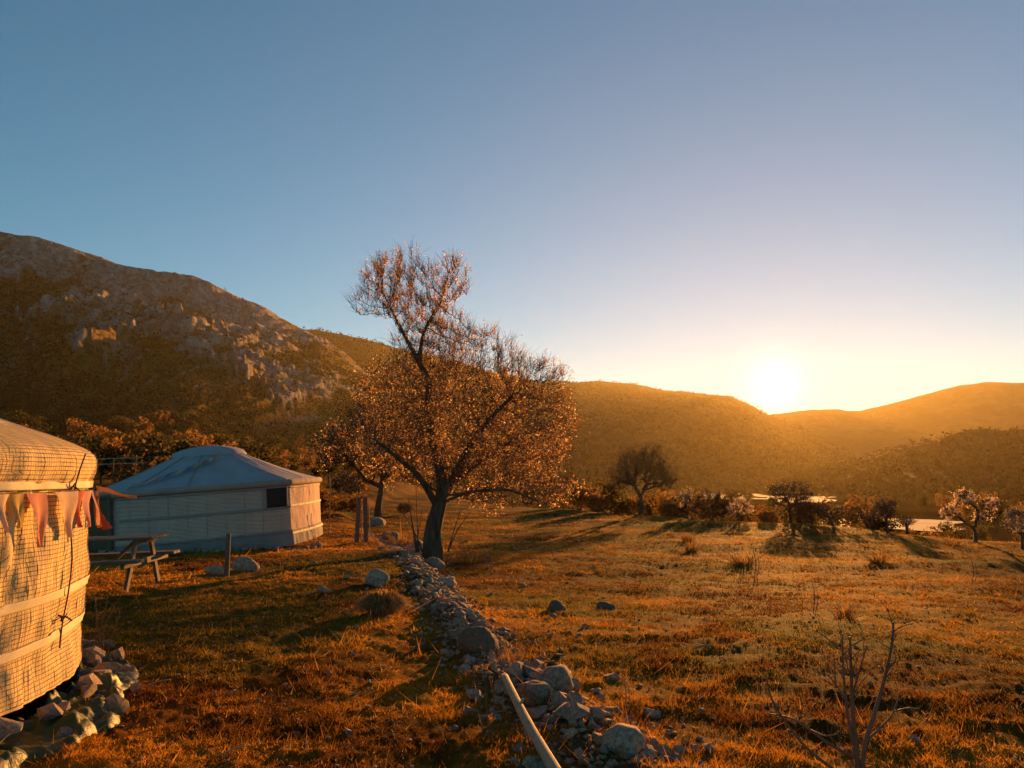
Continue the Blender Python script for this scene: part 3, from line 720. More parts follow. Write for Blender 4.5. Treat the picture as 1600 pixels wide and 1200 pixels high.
# scrub dotted over the mountain: one uncountable mass
def scrub():
    g = np.random.default_rng(60); ni, nj = MT['X'].shape; N = 28000
    i = g.integers(4, 316, N * 2); j = g.integers(np.searchsorted(MT['PX'][0], -60), nj, N * 2); i = (i * g.uniform(.35, 1, len(i)) ** .5).astype(int) + 1
    T = MT['T'][i, j]; k = rock_mask(MT['PX'][i, j], T); v = fbm(MT['X'][i, j] * .012, MT['Y'][i, j] * .012, 0, 3, seed=66)
    keep = (g.uniform(size=len(i)) > k * .85) & (g.uniform(size=len(i)) < .25 + .75 * sstep(-.3, .25, v))
    i = i[keep][:N]; j = j[keep][:N]
    C = np.stack([MT['X'][i, j], MT['Y'][i, j], MT['Z'][i, j]], -1) + g.normal(size=(len(i), 3)) * np.array([2, 2, .1])
    D = np.hypot(C[:, 0], C[:, 1]); s = np.clip(D * .0042, .5, 3.8) * g.uniform(.4, 1.25, len(C))
    m = 6
    CC = np.repeat(C, m, axis=0) + g.normal(size=(len(C) * m, 3)) * np.repeat(s, m)[:, None] * np.array([.5, .5, .32]) + np.array([0, 0, 1]) * np.repeat(s, m)[:, None] * .35
    pal = np.array([(.03, .024, .008), (.05, .036, .01), (.20, .11, .025), (.02, .017, .006), (.13, .07, .016)])
    col = np.repeat(pal[g.integers(0, 5, len(C))], m, axis=0) * g.uniform(.75, 1.25, (len(CC), 1))
    V, Fc, c = leaf_quads(CC, np.repeat(s, m) * g.uniform(.25, .5, len(CC)), col, g, .8)
    o = link('hillside_scrub', mesh_np('hillside_scrub', V, Fc, False, c), FARLEAF); tag(o, 'dark scrub dotted over the slopes of the rocky mountain', 'scrub', kind='stuff')
scrub()
def canopy(H, name, N, smin, smax, pal, label, seed):
    """far woods reading as one mass over a ridge"""
    g = np.random.default_rng(seed); ni, nj = H['X'].shape; i = g.integers(2, ni - 8, N); j = g.integers(0, nj, N)
    C = np.stack([H['X'][i, j], H['Y'][i, j], H['Z'][i, j]], -1) + g.normal(size=(N, 3)) * np.array([6, 6, .3]); s = g.uniform(smin, smax, N); m = 4
    CC = np.repeat(C, m, axis=0) + g.normal(size=(N * m, 3)) * np.repeat(s, m)[:, None] * np.array([.5, .5, .35]) + np.array([0, 0, .3]) * np.repeat(s, m)[:, None]
    pal = np.array(pal); col = np.repeat(pal[g.integers(0, len(pal), N)], m, axis=0) * g.uniform(.9, 1.1, (N * m, 1))
    V, Fc, c = leaf_quads(CC, np.repeat(s, m) * g.uniform(.35, .6, N * m), col, g, .8); o = link(name, mesh_np(name, V, Fc, False, c), FARLEAF); tag(o, label, 'woodland', kind='stuff')
canopy(WR, 'ridge_woodland', 22000, 2.5, 6.5, [(.03, .015, .005), (.045, .022, .007), (.065, .032, .01)], 'dark woods covering the ridge left below the sun', 701)
canopy(VS, 'spur_woodland', 11000, 1.4, 3.8, [(.018, .01, .004), (.026, .014, .005), (.036, .019, .007)], 'dark woods covering the low hill on the right', 702)
# hedge bushes along the terrace bank
for k in range(26):
    px = 880 + 400 * (k + g.uniform(-.4, .4)) / 18 if k < 18 else g.uniform(1290, 1600); Ye = 55 - (px - 870) * 27.4 / 730 + g.uniform(2, 9); x = (px - 800) / F * Ye; kind = int(g.choice([0, 2, 4, 5])); s = g.uniform(.35, .62) * (.7 if px > 1270 else 1)
    put_tree(LT[kind], 'hedge_bush', (x, Ye, gz(x, Ye) - .1), s, g.uniform(0, 6.28), f'{LN[kind]} bush in the hedge just beyond the field edge', 'bush', f'{LN[kind]} bushes beyond the field edge')
# ------------------------------------------------------------------ yurts
def m_canvas(name, c0, c1, bs, wr_scale, transl=.0, stain=None):
    m, t, out = new_mat(name); p = pbsdf(t, out, .9, .15)
    c = ramp(t, noise(t, 2.2, 5, .6), [(.3, c0), (.7, c1)])
    t.links.new(c, p.inputs['Base Color'])
    n1 = noise(t, wr_scale, 3, .5, coord=mapped(t, (1, 1, .35)), dist=.8); n2 = noise(t, 160, 2)
    ad_ = t.nodes.new('ShaderNodeMath'); ad_.operation = 'MULTIPLY_ADD'; ad_.inputs[1].default_value = .08
    t.links.new(n2, ad_.inputs[0]); t.links.new(n1, ad_.inputs[2])
    t.links.new(bump(t, ad_.outputs[0], bs, .03), p.inputs['Normal'])
    if transl:
        tr = t.nodes.new('ShaderNodeBsdfTranslucent'); t.links.new(c, tr.inputs['Color'])
        mx = t.nodes.new('ShaderNodeMixShader'); mx.inputs[0].default_value = transl
        t.links.new(p.outputs[0], mx.inputs[1]); t.links.new(tr.outputs[0], mx.inputs[2]); t.links.new(mx.outputs[0], out.inputs['Surface'])
    return m
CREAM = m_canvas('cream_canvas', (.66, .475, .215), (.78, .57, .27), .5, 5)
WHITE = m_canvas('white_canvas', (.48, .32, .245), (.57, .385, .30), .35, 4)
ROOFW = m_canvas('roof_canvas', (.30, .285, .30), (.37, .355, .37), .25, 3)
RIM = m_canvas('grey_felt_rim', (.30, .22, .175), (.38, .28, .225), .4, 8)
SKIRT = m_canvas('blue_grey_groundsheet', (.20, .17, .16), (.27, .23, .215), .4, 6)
BELT = m_noise('webbing_belt', [(.3, (.62, .50, .28)), (.7, (.70, .58, .34))], 30, .8, .3, .004, 220)
GBELT = m_noise('grey_webbing_belt', [(.3, (.28, .22, .20)), (.7, (.35, .28, .25))], 30, .8, .3, .004, 220)
ROPE = m_noise('dark_cord', [(.3, (.05, .035, .025)), (.7, (.10, .07, .05))], 40, .9, .5, .004, 120)
NETM = m_noise('black_net', [(.3, (.09, .05, .02)), (.7, (.14, .08, .035))], 20, .8, 0)
WOODG = m_noise('weathered_wood', [(.25, (.09, .066, .046)), (.75, (.20, .155, .115))], 5, .85, .6, .006, 18, stretch=(.6, 6, 6))
WOODD = m_noise('brown_wood', [(.25, (.10, .055, .028)), (.75, (.19, .11, .06))], 6, .8, .5, .006, 20, stretch=(6, 6, .5))
PALE = m_noise('pale_barkless_wood', [(.25, (.30, .20, .11)), (.75, (.48, .36, .22))], 6, .8, .6, .006, 22, stretch=(6, 6, .5))
DARKIN = m_noise('dark_window_gauze', [(.3, (.03, .016, .012)), (.7, (.05, .028, .02))], 60, .6, .2, .002)
TARP = m_noise('green_tarpaulin', [(.3, (.035, .042, .011)), (.7, (.085, .085, .022))], 3, .45, .6, .02, 14, spec=.2)
LIME = m_noise('pale_limestone', [(.25, (.12, .072, .04)), (.5, (.33, .225, .15)), (.85, (.60, .45, .32))], 5, .9, .7, .02, 22, rand=.28)
BROCK = m_noise('brown_boulder', [(.3, (.12, .08, .05)), (.7, (.24, .17, .11))], 7, .95, .9, .03, 20)

def ring_surface(name, prof, rfun, parent, mat, n=220, phi0=0.0, phi1=2 * math.pi, thick=0.0, closed=True):
    """surface of revolution: prof = list of (r, z); rfun(phi, z, r) -> displaced radius"""
    ph = np.linspace(phi0, phi1, n, endpoint=not closed)
    PR = np.array(prof); PH = ph[None, :]
    Rr = np.broadcast_to(PR[:, :1], (len(PR), n)); Zz = np.broadcast_to(PR[:, 1:2], (len(PR), n))
    rr = rfun(np.broadcast_to(PH, Rr.shape), Zz, Rr)
    if isinstance(rr, tuple): rr, Zz = rr
    V = np.stack([rr * np.cos(PH), rr * np.sin(PH), Zz], -1).reshape(-1, 3)
    me = mesh_np(name, V, grid_faces(len(PR), n, closed), True)
    o = link(name, me, mat, parent)
    if thick:
        md = o.modifiers.new('thickness', 'SOLIDIFY'); md.thickness = thick; md.offset = 0
    return o
def band(name, rfun, z, h, parent, mat, off=.012, th=.006, phi0=0, phi1=2 * math.pi, n=220, slope=None, bow=0.0):
    """a flat belt wrapped round the wall"""
    closed = phi1 - phi0 > 6.28
    ph = np.linspace(phi0, phi1, n, endpoint=not closed); V = []
    for k in range(6):
        zz = z + h * (k / 5 - .5) + (slope(ph) if slope else 0)
        rr = rfun(ph, zz, None) + off + bow * (1 - (2 * k / 5 - 1) ** 2)
        V.append(np.stack([rr * np.cos(ph), rr * np.sin(ph), zz * np.ones_like(ph)], -1))
    me = mesh_np(name, np.vstack(V), grid_faces(6, n, closed), True)
    o = link(name, me, mat, parent); md = o.modifiers.new('thickness', 'SOLIDIFY'); md.thickness = th; md.offset = 1
    return o
def box_part(name, cx, cy, cz, sx, sy, sz, mat, parent, rz=0, bev=.006, rx=0, ry=0):
    bm = bmesh.new(); bmesh.ops.create_cube(bm, size=1)
    for v in bm.verts: v.co = Vector((v.co.x * sx, v.co.y * sy, v.co.z * sz))
    if bev: bmesh.ops.bevel(bm, geom=list(bm.edges), offset=min(bev, sx * .3, sy * .3, sz * .3), segments=1, affect='EDGES')
    me = bpy.data.meshes.new(name); bm.to_mesh(me); bm.free()
    o = link(name, me, mat, parent); o.location = (cx, cy, cz); o.rotation_euler = (rx, ry, rz); return o

# ---- the near yurt with the net-covered wall
NYC = Vector((-6.0, 4.69)); NYZ = EYE - 1.40
def wr_near(ph, z, r=None):
    """canvas radius with sag and wrinkles"""
    z = np.asarray(z, float); base = 3.0 + .035 * np.sin((z - .1) * 2.2) + .05 * sstep(.32, .0, z)
    w = .040 * fbm(ph * 9, z * 1.6, 0, 4, .55, 71) + .024 * fbm(ph * 30, z * 3.0, 0, 3, .6, 72)
    pin = 1 - .75 * np.exp(-((z - .60) / .06) ** 2) - .75 * np.exp(-((z - .33) / .06) ** 2)
    return base + w * np.clip(pin, .15, 1)
near = empty('yurt', (NYC.x, NYC.y, NYZ)); tag(near, 'near sunlit cream yurt with net-covered wall cut by the left edge', 'yurt')
ring_surface('wall_canvas', [(3, z) for z in np.linspace(.02, 1.40, 70)], wr_near, near, CREAM, 520)
def wr_roof(ph, z, r):
    return r + .02 * fbm(ph * 10, z * 3, 0, 4, .55, 73) + .012 * fbm(ph * 30, z * 5, 0, 3, .6, 74)
eave = [(2.98, 1.33), (3.02, 1.345), (3.045, 1.38), (3.055, 1.42), (3.06, 1.47), (3.055, 1.52), (3.035, 1.565), (2.99, 1.605), (2.91, 1.645), (2.8, 1.69), (2.5, 1.80), (2.0, 1.985), (1.5, 2.17), (1.0, 2.36), (.75, 2.46)]
ep = np.array(eave); tt = np.concatenate([[0], np.cumsum(np.hypot(np.diff(ep[:, 0]), np.diff(ep[:, 1])))]); ts = np.linspace(0, tt[-1], 70)
NROOF = list(zip(np.interp(ts, tt, ep[:, 0]), np.interp(ts, tt, ep[:, 1])))
ring_surface('roof_canvas', NROOF, wr_roof, near, CREAM, 420)
ring_surface('crown_cover', [(.85, 2.44), (.84, 2.50), (.7, 2.60), (.45, 2.68), (.2, 2.71), (.01, 2.72)], wr_roof, near, CREAM, 120)
def bz(ph): return 0.0 * ph
band('belt', wr_near, 1.345, .052, near, BELT, .034)
band('belt', wr_near, .60, .060, near, BELT, .012, slope=lambda p: .03 * np.sin(p * 3 + 1))
band('belt', wr_near, .33, .060, near, BELT, .012, slope=lambda p: .03 * np.sin(p * 3 + .4))
# the net over wall and eave: real crossing cords on the visible side
def net():
    p0, p1 = -1.15, 1.15; cell = .028; Vs = []; Fs = []; n0 = 0
    def strip(L, Rg):
        nonlocal n0
        n = len(L); Vs.append(np.vstack([L, Rg])); k = np.arange(n - 1); Fs.append(np.stack([k, k + 1, k + 1 + n, k + n], -1) + n0); n0 += 2 * n
    def surf(ph, s):        # s: arclength up the wall, then over the eave
        zw = .02 + s
        rw = wr_near(ph, zw) + .006
        k = np.clip((s - 1.33) / tt[-1], 0, 1) * tt[-1]
        re = np.interp(k, tt, ep[:, 0]); ze = np.interp(k, tt, ep[:, 1]); re = wr_roof(ph, ze, re) + .006
        up = s > 1.33
        r = np.where(up, re, rw); z = np.where(up, ze + .004, zw)
        return np.stack([r * np.cos(ph), r * np.sin(ph), z], -1)
    smax = 1.33 + .75; hw = .0017
    jit = lambda a, b: .006 * fbm(a * 6, b * 3, 0, 2, seed=75)
    ph = np.linspace(p0, p1, 240)
    for s in np.arange(.02, smax, cell):
        sl_ = s + jit(ph, s * np.ones_like(ph)) * 1.5
        strip(surf(ph, sl_ - hw), surf(ph, sl_ + hw))
    s = np.linspace(.02, smax, 110)
    for q in np.arange(p0, p1, cell / 3.0):
        qq = q + jit(q * 8 * np.ones_like(s), s) * .5
        strip(surf(qq - hw / 3, s), surf(qq + hw / 3, s))
    o = link('net', mesh_np('net', np.vstack(Vs), np.vstack(Fs), True), NETM, near); tag(o, 'fine black square net over the canvas', kind='stuff')
net()
# hanging tie cord with knots (seen at photo x = 95)
def phi_at(px):      # wall angle of the near yurt seen at a photo column
    d = ray(px, 900); d2 = np.array([d[0], d[1]]) / math.hypot(d[0], d[1]); c = np.array([NYC.x, NYC.y])
    b = d2 @ c; disc = b * b - (c @ c - 9.05); t_ = b - math.sqrt(max(disc, 0)); q = d2 * t_ - c; return math.atan2(q[1], q[0])
pc = phi_at(95)
def wallpt(ph, z, off): r = float(wr_near(np.array(ph), np.array(z))) + off; return Vector((r * math.cos(ph), r * math.sin(ph), z))
tube_obj('tie_cord', [wallpt(pc + .012, 1.56, .11), wallpt(pc, 1.36, .06), wallpt(pc - .006, 1.1, .03), wallpt(pc + .006, .85, .03), wallpt(pc, .62, .03), wallpt(pc + .004, .42, .03), wallpt(pc - .004, .26, .03)], [.005] * 7, ROPE, near, 6)
for z in (1.33, .46):
    for k in range(4):
        a = k * 1.7; c = wallpt(pc, z, .03)
        tube_obj('cord_knot', [c, c + Vector((.03 * math.cos(a), .03 * math.sin(a), .03 * math.sin(a * 2))), c + Vector((.06 * math.cos(a + .6), .06 * math.sin(a + .6), -.03 + .02 * k))], [.007, .006, .004], ROPE, near, 6)
# bunting tied along the near yurt
FLAGC = {'salmon': (.66, .30, .20), 'cream': (.72, .50, .34), 'orange': (.66, .30, .10), 'red': (.56, .16, .09), 'yellow': (.60, .42, .12), 'pink': (.60, .30, .26), 'blue': (.10, .20, .38)}
def m_flag(c):
    m, t, out = new_mat(c + '_cloth'); p = pbsdf(t, out, .9, .1); col = FLAGC[c]
    k = ramp(t, noise(t, 14, 3), [(.3, tuple(v * .85 for v in col)), (.7, tuple(min(v * 1.1, 1) for v in col))]); t.links.new(k, p.inputs['Base Color'])
    tr = t.nodes.new('ShaderNodeBsdfTranslucent'); t.links.new(k, tr.inputs['Color']); mx = t.nodes.new('ShaderNodeMixShader'); mx.inputs[0].default_value = .35
    t.links.new(p.outputs[0], mx.inputs[1]); t.links.new(tr.outputs[0], mx.inputs[2]); t.links.new(mx.outputs[0], out.inputs['Surface']); return m
FM = {c: m_flag(c) for c in FLAGC}
def flag_mesh(a, b, tip, seed, curl=.02, nu=9, nv=9):
    """triangular pennant between a and b ending at tip, with folds"""
    a, b, tip = (np.array(tuple(v)) for v in (a, b, tip)); V = []; nrm = np.cross(b - a, tip - a); nrm /= max(np.linalg.norm(nrm), 1e-6)
    for j in range(nv):
        t = j / (nv - 1)
        for i in range(nu):
            u = i / (nu - 1); u2 = .5 + (u - .5) * (1 - t * .94)
            p = a + (b - a) * u2; e = (a + b) / 2; p = p + (tip - e) * t
            V.append(p + nrm * (curl * math.sin(u * 7 + seed + t * 3) * (.3 + t) + curl * .8 * math.sin(t * 5 + seed)))
    return mesh_np('flag', np.array(V), grid_faces(nv, nu), True)
bn = empty('bunting', (NYC.x, NYC.y, NYZ)); tag(bn, 'row of triangular cloth flags tied around the near cream yurt', 'bunting')
def bpt(px, z=1.30, off=.055): return wallpt(phi_at(px), z, off)
lastp = phi_at(139)
cordp = [bpt(px, 1.305 + .006 * math.sin(px * .09), .05) for px in (-60, -30, 0, 25, 50, 75, 100, 120, 134)] + [wallpt(lastp + .12, 1.32, .05), wallpt(lastp + .3, 1.31, .05)]
tube_obj('cord', cordp, [.004] * len(cordp), ROPE, bn, 6)
for k, (x0, x1, xt, drop, c) in enumerate([(-34, -6, -22, .22, 'cream'), (-12, 16, 2, .20, 'yellow'), (18, 54, 40, .33, 'salmon'), (64, 96, 84, .30, 'cream'), (94, 108, 100, .25, 'red'), (106, 122, 113, .26, 'pink'), (122, 134, 126, .27, 'salmon')]):
    a, b = bpt(x0), bpt(x1); tp = bpt(xt, 1.30 - drop, .065); link('flag', flag_mesh(a, b, tp, k * 1.3, .012), FM[c], bn)
a = wallpt(lastp + .02, 1.31, .06); b = wallpt(lastp - .02, 1.29, .06)
link('flag', flag_mesh(a, b, a + Vector((.07, .06, -.33)), 2.2, .03), FM['red'], bn)
link('flag', flag_mesh(a + Vector((0, 0, .012)), a + Vector((.01, .03, -.04)), a + Vector((.27, .14, -.07)), 4.2, .02), FM['orange'], bn)
link('flag', flag_mesh(b, b + Vector((.0, -.03, -.015)), b + Vector((.06, .0, -.28)), 1.2, .02), FM['orange'], bn)

# ---- the far canvas yurt
FY = Vector((-8.35, 21.75)); FYZ = gz(-8.0, 20.5) + .02
far = empty('yurt', (FY.x, FY.y, FYZ + .02)); far.rotation_euler = (R(1.0), R(-4.2), 0)
tag(far, 'white canvas yurt with shallow bluish cone roof and dark window behind the picnic table', 'yurt')
def phi_on(C, rad, px):
    d = ray(px, 800); d2 = np.array([d[0], d[1]]) / math.hypot(d[0], d[1]); c = np.array([C.x, C.y]); k = d2 @ c; v = d2 * (k - math.sqrt(max(k * k - (c @ c - rad * rad), 0))) - c
    return math.atan2(v[1], v[0])
FR0 = 3.06
PHC = phi_on(FY, FR0, 457); PHL = phi_on(FY, FR0, 192)          # corner post right of the window; end of the canvas by the door
def r_far(ph, z=0, r=None):
    """plan: the wall runs nearly straight from the door to the window post and turns a corner there"""
    ph = np.asarray(ph, float); k = np.ones_like(ph)
    for a_, b_, bl in ((PHL, PHC, .38), (PHC, PHC + 1.02, .74)):
        m_, h_ = (a_ + b_) / 2, (b_ - a_) / 2; u = np.mod(ph - m_ + math.pi, 2 * math.pi) - math.pi
        k = np.where(np.abs(u) < h_, 1 - bl * (1 - math.cos(h_) / np.maximum(np.cos(u), .2)), k)
    return FR0 * k
def wf(ph, z, r=None):
    z = np.asarray(z, float)
    w = .02 * fbm(ph * 12, z * 2.5 + np.abs(np.sin(ph * 6)), 0, 4, .55, 81) + .006 * np.sin(z * 62 + 16 * np.sin(ph * 2.5) + 3 * fbm(ph * 5, z * 2, 0, 2, seed=86)) * sstep(.1, .5, fbm(ph * 2.2, z * .6, 0, 2, seed=82) + .25)
    pin = 1 - .8 * np.exp(-((z - .86) / .05) ** 2)
    return r_far(ph) + w * pin + .03 * sstep(.3, .0, z)
WH = 1.52
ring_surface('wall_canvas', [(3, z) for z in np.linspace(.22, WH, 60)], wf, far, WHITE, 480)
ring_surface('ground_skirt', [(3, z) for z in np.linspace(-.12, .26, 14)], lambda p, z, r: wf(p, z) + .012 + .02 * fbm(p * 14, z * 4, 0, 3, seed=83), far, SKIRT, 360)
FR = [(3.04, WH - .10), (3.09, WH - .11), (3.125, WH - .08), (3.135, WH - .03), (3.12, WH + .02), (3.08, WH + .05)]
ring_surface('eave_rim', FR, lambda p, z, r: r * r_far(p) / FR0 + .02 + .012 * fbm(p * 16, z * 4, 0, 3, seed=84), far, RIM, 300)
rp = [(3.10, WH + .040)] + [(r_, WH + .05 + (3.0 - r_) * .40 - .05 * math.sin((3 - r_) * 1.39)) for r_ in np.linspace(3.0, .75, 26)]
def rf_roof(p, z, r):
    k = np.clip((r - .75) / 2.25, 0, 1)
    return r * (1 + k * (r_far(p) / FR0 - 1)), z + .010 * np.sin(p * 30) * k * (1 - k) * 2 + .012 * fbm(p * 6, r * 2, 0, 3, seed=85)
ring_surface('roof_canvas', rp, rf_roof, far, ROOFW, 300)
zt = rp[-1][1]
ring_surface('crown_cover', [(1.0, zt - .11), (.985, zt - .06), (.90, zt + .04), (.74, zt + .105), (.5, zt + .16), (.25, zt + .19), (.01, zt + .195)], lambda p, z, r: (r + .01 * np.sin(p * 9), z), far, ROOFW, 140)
bb = lambda p, z, r: wf(p, z) 
band('belt', bb, .86, .07, far, GBELT, .014, phi0=PHL, phi1=PHC)
band('belt', bb, .88, .06, far, BELT, .014, phi0=PHC, phi1=PHC + 2.4)
band('belt', bb, WH - .16, .035, far, GBELT, .014)
band('belt', bb, .26, .05, far, GBELT, .034, phi0=PHL, phi1=PHC)
band('belt', bb, .18, .06, far, BELT, .034, phi0=PHC, phi1=PHC + 2.4)
# seams of the wall cloth and hanging tie ropes
for k_ in range(9):
    ph_ = PHL + (PHC - PHL) * (k_ + .5) / 9; tube_obj('seam', [Vector((float(wf(np.array(ph_), np.array(z_))) + .003, 0, 0)).length * Vector((math.cos(ph_), math.sin(ph_), 0)) + Vector((0, 0, z_)) for z_ in (.28, .6, .9, 1.15, 1.40)], [.006] * 5, GBELT, far, 5)
# window right by the corner post
PW0 = PHC - .035; aw = .52 / 3
def fpt(ph, z, off): r_ = float(r_far(np.array(ph))) + off; return Vector((r_ * math.cos(ph), r_ * math.sin(ph), z))
wn = band('window', lambda p, z, r: r_far(p), 1.12, .54, far, DARKIN, .030, .01, PW0 - aw * 1.0, PW0, 14)
for z in (.86, 1.385): band('frame_bar', lambda p, z_, r: r_far(p), z, .035, wn, GBELT, .036, .018, PW0 - aw - .006, PW0 + .006, 14)
for p_ in (PW0 - aw - .004, PW0 + .004): tube_obj('frame_bar', [fpt(p_, .85, .05), fpt(p_, 1.12, .05), fpt(p_, 1.39, .05)], [.014] * 3, GBELT, wn, 6)
# wooden door, left end
PD = PHL - .22
dr = empty('door'); dr.parent = far; dr.location = fpt(PD, 0, .06); dr.rotation_euler = (0, 0, PD + math.pi / 2)
for k in range(6): box_part('plank', -.36 + k * .145, 0, .72, .138, .035, 1.36, WOODD, dr)
for sx in (-.46, .47): box_part('door_frame', sx, -.005, .74, .07, .07, 1.46, WOODG, dr)
box_part('lintel', 0, -.005, 1.48, 1.0, .08, .07, WOODG, dr)
# roof ropes
def roofpt(ph, r_, off=.025):
    z = np.interp(r_, [q[0] for q in rp[::-1]], [q[1] for q in rp[::-1]]); rr, z2 = rf_roof(np.array(ph), np.array(z), np.array(r_)); return Vector((float(rr) * math.cos(ph), float(rr) * math.sin(ph), float(z2) + off))
for ph in (PHL + .05, PHL + .55, PHC - .02, PHC + .35, PHL - .5): tube_obj('roof_rope', [roofpt(ph, r_) for r_ in (3.03, 2.5, 2.0, 1.5, 1.0, .8)], [.011] * 6, GBELT, far, 5)
# small bunting over its roof
b2 = empty('bunting', (FY.x, FY.y, FYZ + .02)); b2.rotation_euler = far.rotation_euler; tag(b2, 'string of small coloured flags lying across the canvas yurt roof', 'bunting')
ph0, ph1 = PHL + .06, PHL + 1.10; cp = []
for k in range(25):
    t_ = k / 24; cp.append(roofpt(ph0 + (ph1 - ph0) * t_ ** 1.3, 3.0 - 2.1 * t_ ** .8, .075))
tube_obj('cord', cp, [.008] * 25, GBELT, b2, 5, sub=2)
for k, c in enumerate(['yellow', 'cream', 'red', 'blue', 'cream', 'blue', 'yellow', 'red', 'cream', 'orange']):
    a = cp[1 + k * 2]; b = cp[3 + k * 2]; dn = Vector((a.x, a.y, 0)).normalized() * .44 + Vector((0, 0, -.165)); m_ = a + (b - a) * .15
    a2 = a + Vector((0, 0, .01)); b2_ = a + (b - a) * .95 + Vector((0, 0, .01)); link('flag', flag_mesh(a2, b2_, (a2 + b2_) / 2 + dn + Vector((0, 0, .015)), k, .006, 5, 5), FM[c], b2)

# ------------------------------------------------------------------ picnic table
pt_ = empty('picnic_table', (-6.35, 12.0, gz(-6.0, 12.0) - .02), R(3)); pt_.rotation_euler = (0, R(-2.2), R(3))
tag(pt_, 'weathered wooden picnic table with benches between the two yurts', 'picnic table')
for k in range(5): box_part('tabletop_plank', 0, -.30 + k * .15, .75, 1.95, .14, .038, WOODG, pt_)
for sy in (-1, 1):
    for k in range(2): box_part('bench_plank', 0, sy * .70 + (k - .5) * .145, .45, 1.90, .135, .045, WOODG, pt_)
for sx in (-.68, .70):
    for sy in (-1, 1):
        box_part('leg', sx, sy * .42, .365, .045, .095, .80, WOODG, pt_, rx=sy * R(24))
    box_part('seat_beam', sx + .046, 0, .40, .045, 1.62, .09, WOODG, pt_)
    box_part('top_beam', sx + .046, 0, .70, .045, .70, .07, WOODG, pt_)
    box_part('brace', sx * .62, 0, .56, .46, .05, .05, WOODG, pt_, ry=(1 if sx > 0 else -1) * R(-42))
# ------------------------------------------------------------------ posts
def stake(px, py, hpx, rad, label, mat, lean=(0, 0), flat=None, group=None, cat='post'):
    p = gp(px, py); h = hpx / F * p.y; o = empty('wooden_post', p); tag(o, label, cat, group)
    if flat: 
        s = box_part('board', lean[0] / 2, lean[1] / 2, h / 2 - .1, flat[0], flat[1], h + .2, mat, o, rz=.3, bev=.008, ry=math.atan2(lean[0], h))
    else: s = tube_obj('shaft', [(0, 0, -.15), (lean[0] * .5, lean[1] * .5, h * .5), (lean[0], lean[1], h)], [rad * 1.05, rad, rad * .92], mat, o, 10, .12, 3)
    return o
stake(354, 903, 64, .042, 'short grey wooden post between two rocks before the canvas yurt', WOODG)
stake(557, 847, 70, .05, 'grey upright board nearer the canvas yurt, left of a pair', WOODG, (.04, 0), (.13, .05))
stake(572, 846, 68, .05, 'grey leaning board close left of the almond tree, right of a pair', WOODG, (-.06, 0), (.13, .05))
stake(564, 843, 60, .014, 'thin stake standing between the two grey boards', PALE, (.05, 0))
stake(578, 842, 62, .014, 'thin stake leaning just right of the two grey boards', PALE, (-.06, .02))
stake(514, 838, 84, .02, 'slim dark pole standing right behind the canvas yurt edge', WOODG)
# low rail fence glimpsed left of the canvas yurt
rf = empty('rail_fence', (-21.5, 40, gz(-21.5, 40))); tag(rf, 'low pale rail fence in the gap between the two yurts', 'fence')
z0 = at(180, 716, 40).z - rf.location.z
for k in range(5): box_part('fence_post', -2.6 + k * 1.15, 0, z0 / 2 - .1, .055, .055, z0 + .2, BARK_FAR, rf)
for dz in (0, -.28): box_part('rail', -.2, -.08, z0 - .05 + dz, 5.2, .03, .045, PALE, rf, ry=R(-2))
# ------------------------------------------------------------------ stones
def hull_stone(seed, n=16, flat=.62):
    g = np.random.default_rng(seed); v = g.normal(size=(n, 3)); v /= np.linalg.norm(v, axis=1, keepdims=True); v *= g.uniform(.8, 1.12, (n, 1)); v *= np.array([1, g.uniform(.65, .95), flat * g.uniform(.8, 1.2)])
    bm = bmesh.new(); [bm.verts.new(p) for p in v]; bmesh.ops.convex_hull(bm, input=list(bm.verts))
    bmesh.ops.bevel(bm, geom=list(bm.edges), offset=.09, segments=1, affect='EDGES', clamp_overlap=True) if n > 14 else None
    bmesh.ops.recalc_face_normals(bm, faces=list(bm.faces))
    me = bpy.data.meshes.new('stone'); bm.to_mesh(me); bm.free(); me.materials.append(LIME)
    me.polygons.foreach_set('use_smooth', np.ones(len(me.polygons), bool)); me.set_sharp_from_angle(angle=R(28)); return me
STONES = [hull_stone(s, 14, f) for s, f in zip(range(101, 113), [.5, .6, .7, .55, .45, .65, .75, .5, .6, .7, .4, .58])]
BIGST = [hull_stone(s, 14, .62) for s in range(121, 127)]
def boulder_mesh(seed, mat, flat=.75, sub=3):
    bm = bmesh.new(); bmesh.ops.create_icosphere(bm, subdivisions=sub, radius=1)
    co = np.array([v.co for v in bm.verts]); n = fbm(co[:, 0] * 1.1 + seed, co[:, 1] * 1.1, co[:, 2] * 1.1 + 9, 2, .5, seed) * .42 + .16 * fbm(co[:, 0] * 3 + seed, co[:, 1] * 3, co[:, 2] * 3 + 9, 3, .6, seed + 3)
    for v, k in zip(bm.verts, n): v.co = v.co * (1 + float(k)); v.co.z *= flat
    me = bpy.data.meshes.new('boulder'); bm.to_mesh(me); bm.free(); me.materials.append(mat)
    me.polygons.foreach_set('use_smooth', np.ones(len(me.polygons), bool)); return me
def put_stone(me, name, loc, s, g, parent=None, tilt=.35):
    o = bpy.data.objects.new(name, me); COL.objects.link(o); o.location = loc; o.scale = (s, s * g.uniform(.8, 1.2), s * g.uniform(.8, 1.15))
    o.rotation_euler = (g.uniform(-tilt, tilt), g.uniform(-tilt, tilt), g.uniform(0, 6.28))
    if parent: o.parent = parent
    return o
g = np.random.default_rng(200)
